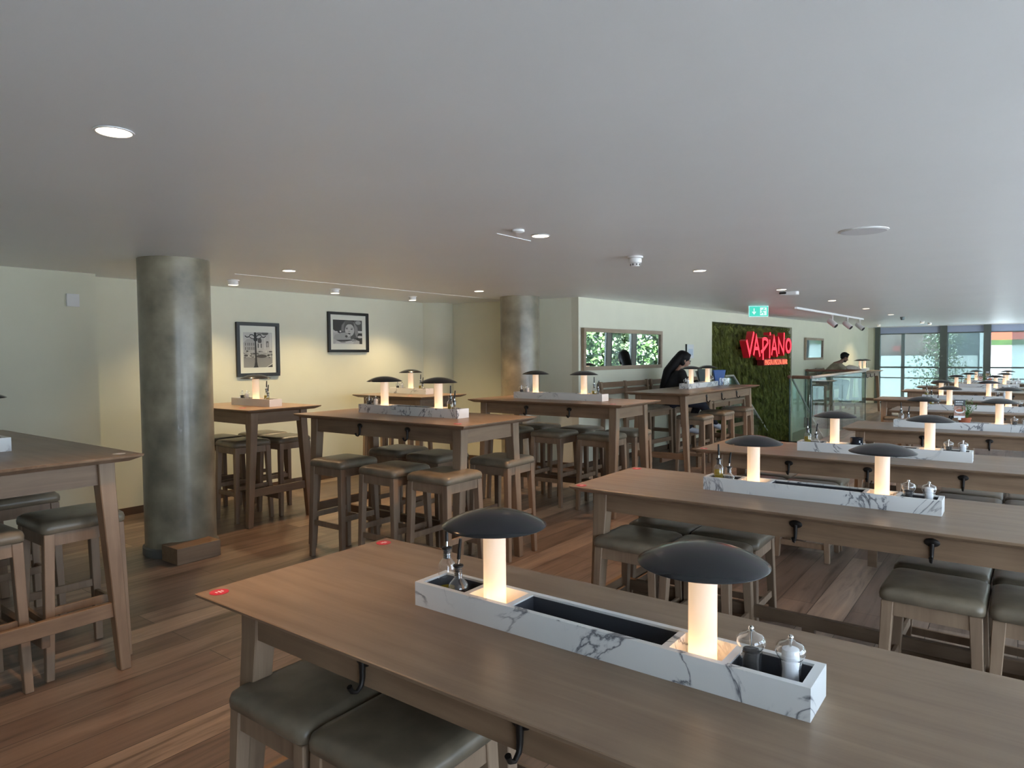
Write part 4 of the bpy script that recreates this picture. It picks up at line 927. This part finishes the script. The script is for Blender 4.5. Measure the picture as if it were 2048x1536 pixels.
def head_parts(c, tilt):
    # head looking +x, tilted down by tilt about y; returns segs, ells, T
    T = Matrix.Translation(c) @ Matrix.Rotation(tilt, 4, 'Y')
    P = lambda x, y, z: tuple(T @ Vector((x, y, z)))
    ells = [(P(-.012, 0, .03), .092, (1.0, .83, .98)), (P(.022, 0, -.03), .070, (.95, .86, 1.05)), (P(.05, 0, -.085), .030, (1., 1.1, .8)), (P(.0, .078, -.015), .022, (.7, .35, 1.3)), (P(.0, -.078, -.015), .022, (.7, .35, 1.3)), (P(.062, .03, .012), .020, (.6, 1.2, .6)), (P(.062, -.03, .012), .020, (.6, 1.2, .6))]
    segs = [(P(.078, 0, .008), P(.101, 0, -.030), .008, .0125), (P(.082, -.014, -.060), P(.082, .014, -.060), .0075, .0075)]
    return segs, ells, T
def hand(wrist, fwd, side, down, L=.175):
    w, f, s, d = Vector(wrist), Vector(fwd).normalized(), Vector(side).normalized(), Vector(down).normalized()
    segs = [(w, w+f*.03, .024, .026)]; k0 = w+f*.085
    for i, (o, l) in enumerate(((-.028, .062), (-.009, .075), (.010, .070), (.028, .055))):
        a = w+f*.03+s*o*.6; m = k0+s*o; segs += [(a, m, .014, .0105), (m, m+f*l*.55+d*.006, .0092, .0085), (m+f*l*.55+d*.006, m+f*l+d*.024, .0085, .0072)]
    t0 = w+f*.025-s*.024; segs += [(t0, t0+f*.03-s*.022, .013, .010), (t0+f*.03-s*.022, t0+f*.06-s*.022+d*.008, .0095, .0078)]
    return segs
def person(name, loc, rz, label, K):
    t = thing(name, label, 'person', loc, rz)
    pel, ch, nk, hd = [Vector(K[k]) for k in ('pelvis', 'chest', 'neck', 'head')]
    hs, he, HT = head_parts(hd, K['tilt'])
    sh = {s: ch+Vector((K['shx'], s*K['shw'], K['shz'])) for s in (1, -1)}
    torso = [(pel, pel.lerp(ch, .5)+Vector((-.03, 0, 0)), .125, .118), (pel.lerp(ch, .5)+Vector((-.03, 0, 0)), ch, .118, .125)]
    for s in (1, -1): torso += [(ch+Vector((0, s*.06, .02)), sh[s]-Vector((0, s*.015, .01)), .095, .058), (pel+Vector((0, s*.07, 0)), pel+Vector((0, -s*.07, 0)), .115, .115)]
    neck = [(ch+Vector((.0, 0, .10)), nk, .062, .050), (nk, hd+Vector((-.02, 0, -.05)), .05, .05)]
    arms = []; fore = []; hands = []
    for s in (1, -1):
        el, wr = Vector(K['elbow'][s]), Vector(K['wrist'][s]); arms += [(sh[s], el, .054, .042)]; fore += [(el, wr, .040, .026)]
        hands += hand(wr, wr-el, (0, 1, 0) if s > 0 else (0, -1, 0), (0, 0, -1))
    th = []; sn = []
    for s in (1, -1):
        kn, an, toe = [Vector(K[k][s]) for k in ('knee', 'ankle', 'toe')]
        th += [(pel+Vector((.02, s*.085, -.02)), kn, .088, .058)]; sn += [(kn, an, .056, .036)]
    feet = [(Vector(K['ankle'][s]), Vector(K['toe'][s]), .034, .03) for s in (1, -1)]
    def paint(c):
        q = HT.inverted() @ c
        if q.x > .055 and abs(q.z+.060) < .009 and abs(q.y) < .022: return 1
        if q.x > .060 and abs(q.z-.006) < .0065 and .018 < abs(q.y) < .043: return 2
        if q.x > .055 and abs(q.z-.028) < .005 and .014 < abs(q.y) < .046: return 2
        if K.get('beard') and q.x > .0 and q.z < -.052 and abs(q.z+.060) > .007 and q.z > -.13 and q.x > -.01: return 2
        return 0
    body = organic('body', torso+neck+arms+fore+hands+th+sn+feet+hs, he, .0075, [K['skin'], M['lip'], M['eyew']], t, 3, paint)
    grow = lambda L, g: [(a, b, r0+g, r1+g) for a, b, r0, r1 in L]
    top = grow(torso+[neck[0][:3]+(.055,)] if False else torso, .014)+grow(arms, .014)+(grow(fore, .013) if K['long'] else [])
    if not K['long']: top = grow(torso, .014)+[(a, Vector(a).lerp(Vector(b), .62), r0+.016, r1+.022) for a, b, r0, r1 in arms]
    organic('shirt', top+[(ch+Vector((0, 0, .08)), ch.lerp(nk, .55), .075, .062)], [], .011, [K['shirt']], t, 4)
    organic('trousers', grow(th, .013)+grow(sn, .013)+[(pel+Vector((0, .07, -.03)), pel+Vector((0, -.07, -.03)), .128, .128)], [], .012, [K['pants']], t, 4)
    for s in (1, -1):
        an, toe = Vector(K['ankle'][s]), Vector(K['toe'][s]); organic('shoe', [(an+Vector((-.02, 0, -.01)), an+Vector((0, 0, -.02)), .047, .047), (an+Vector((0, 0, -.02)), toe, .047, .040)], [], .01, [M['shoe']], t, 3)
    HP = lambda x, y, z: tuple(HT @ Vector((x, y, z)))
    if K['hair'] == 'long':
        back = [(HP(-.05, 0, .06), HP(-.11, 0, -.05), .085, .08), (HP(-.11, 0, -.05), tuple(ch+Vector((-.14, 0, .12))), .08, .075), (tuple(ch+Vector((-.14, 0, .12))), tuple(ch.lerp(pel, .35)+Vector((-.17, 0, 0))), .075, .06), (tuple(ch.lerp(pel, .35)+Vector((-.17, 0, 0))), tuple(ch.lerp(pel, .7)+Vector((-.18, 0, 0))), .06, .03)]
        el = [(HP(-.022, 0, .045), .104, (1.0, .90, .93)), (HP(-.03, .055, -.02), .06, (.75, .5, 1.3)), (HP(-.03, -.055, -.02), .06, (.75, .5, 1.3)), (HP(.03, 0, .085), .06, (.9, 1.1, .6))]
        organic('hair', back, el, .009, [M['hair']], t, 2)
    else:
        el = [(HP(-.022, 0, .045), .098, (1.0, .90, .90)), (HP(.02, 0, .085), .062, (1.0, 1.15, .6)), (HP(-.05, 0, .0), .07, (.75, 1.0, .9))]
        organic('hair', [], el, .008, [M['hair']], t, 2)
    if K.get('glasses'):
        b = MB()
        for s in (1, -1):
            b.tube([HP(.092+.002*0, s*.034+.021*math.cos(a), .006+.017*math.sin(a)) for a in [2*PI*i/14 for i in range(15)]], .0016, 6); b.tube([HP(.090, s*.055, .01), HP(.0, s*.084, .008)], .0016, 6)
        b.tube([HP(.096, -.013, .01), HP(.099, 0, .013), HP(.096, .013, .01)], .0016, 6); b.build('glasses', M['bk'], t)
    return t
person('person', (-4.36, 9.87, 0), math.radians(36), 'person with long black hair, glasses and black clothes seated at a bar table', dict(
    pelvis=(0, 0, .895), chest=(.10, 0, 1.19), neck=(.155, 0, 1.375), head=(.205, 0, 1.478), tilt=.28, shx=.03, shw=.175, shz=.09,
    elbow={1: (.22, .22, 1.06), -1: (.20, -.22, 1.07)}, wrist={1: (.44, .13, 1.135), -1: (.43, -.12, 1.135)}, knee={1: (.47, .12, .83), -1: (.45, -.12, .81)}, ankle={1: (.30, .10, .42), -1: (.67, -.06, .50)}, toe={1: (.46, .10, .36), -1: (.80, -.06, .43)},
    skin=M['skin1'], shirt=M['topb'], pants=M['navy'], long=True, hair='long', glasses=True))
person('person', (-3.95, 18.22, 0), math.radians(33), 'person with short dark hair and beige shirt leaning over a far table', dict(
    pelvis=(-.02, 0, .90), chest=(.23, 0, 1.19), neck=(.375, 0, 1.35), head=(.455, 0, 1.455), tilt=.42, shx=.05, shw=.195, shz=.06,
    elbow={1: (.44, .27, 1.145), -1: (.40, -.27, 1.145)}, wrist={1: (.68, .15, 1.14), -1: (.64, -.10, 1.14)}, knee={1: (.46, .13, .84), -1: (.46, -.13, .84)}, ankle={1: (.42, .12, .42), -1: (.40, -.12, .42)}, toe={1: (.57, .12, .36), -1: (.55, -.12, .36)},
    skin=M['skin2'], shirt=M['beige'], pants=M['denim'], long=False, hair='short', beard=True))
# ---------------------------------------------------------------- light
w = bpy.data.worlds.new('World'); SC.world = w; w.use_nodes = True
bg = w.node_tree.nodes.get('Background') or w.node_tree.nodes.new('ShaderNodeBackground')
bg.inputs[0].default_value = (.73, .88, 1.04, 1); bg.inputs[1].default_value = SUN_L
sl = bpy.data.lights.new('sun', 'SUN'); sl.energy = 72.; sl.angle = .02; sl.color = (.86, .90, 1.)
so = bpy.data.objects.new('sun', sl); COL.objects.link(so); so.rotation_euler = Vector((.62, -.22, -.75)).to_track_quat('-Z', 'Y').to_euler()
def portal(name, loc, rot, sx, sy):
    l = bpy.data.lights.new(name, 'AREA'); l.shape = 'RECTANGLE'; l.size = sx; l.size_y = sy; l.cycles.is_portal = True
    o = bpy.data.objects.new(name, l); COL.objects.link(o); o.location = loc; o.rotation_euler = rot
portal('window_portal', (UR+.3, (-2.5+VF)/2, CZ/2), (0, PI/2, 0), CZ, VF+2.5)
portal('far_window_portal', (-.7, VF+.3, CZ/2), (-PI/2, 0, 0), 6.2, CZ)
# ---------------------------------------------------------------- camera
H = 1.573; YAW = -.645; pit = .0419; roll = .0080; F = 1362.3
cam = bpy.data.cameras.new('camera'); cam.sensor_width = 36; cam.lens = F/2048*36; cam.clip_start = .02; cam.clip_end = 300
co = bpy.data.objects.new('camera', cam); COL.objects.link(co)
cr, sr, cp, s_p = math.cos(roll), math.sin(roll), math.cos(pit), math.sin(pit)
ax = Vector((cr, -sr*s_p, -sr*cp)); ay = Vector((sr, cr*s_p, cr*cp)); az = Vector((0, -cp, s_p))
R0 = Matrix.Rotation(-YAW, 3, 'Z')
ax, ay, az = R0 @ ax, R0 @ ay, R0 @ az
co.matrix_world = Matrix(((ax.x, ay.x, az.x, 0), (ax.y, ay.y, az.y, 0), (ax.z, ay.z, az.z, H), (0, 0, 0, 1)))
SC.camera = co
SC.view_settings.view_transform = 'Standard'; SC.view_settings.look = 'None'; SC.view_settings.gamma = 1.; SC.view_settings.exposure = 0.; SC.view_settings.use_curve_mapping = False
cy = SC.cycles
cy.max_bounces = 8; cy.diffuse_bounces = 4; cy.glossy_bounces = 4; cy.transmission_bounces = 4; cy.transparent_max_bounces = 16
cy.caustics_reflective = False; cy.caustics_refractive = False; cy.sample_clamp_indirect = 25.0; cy.use_denoising = True
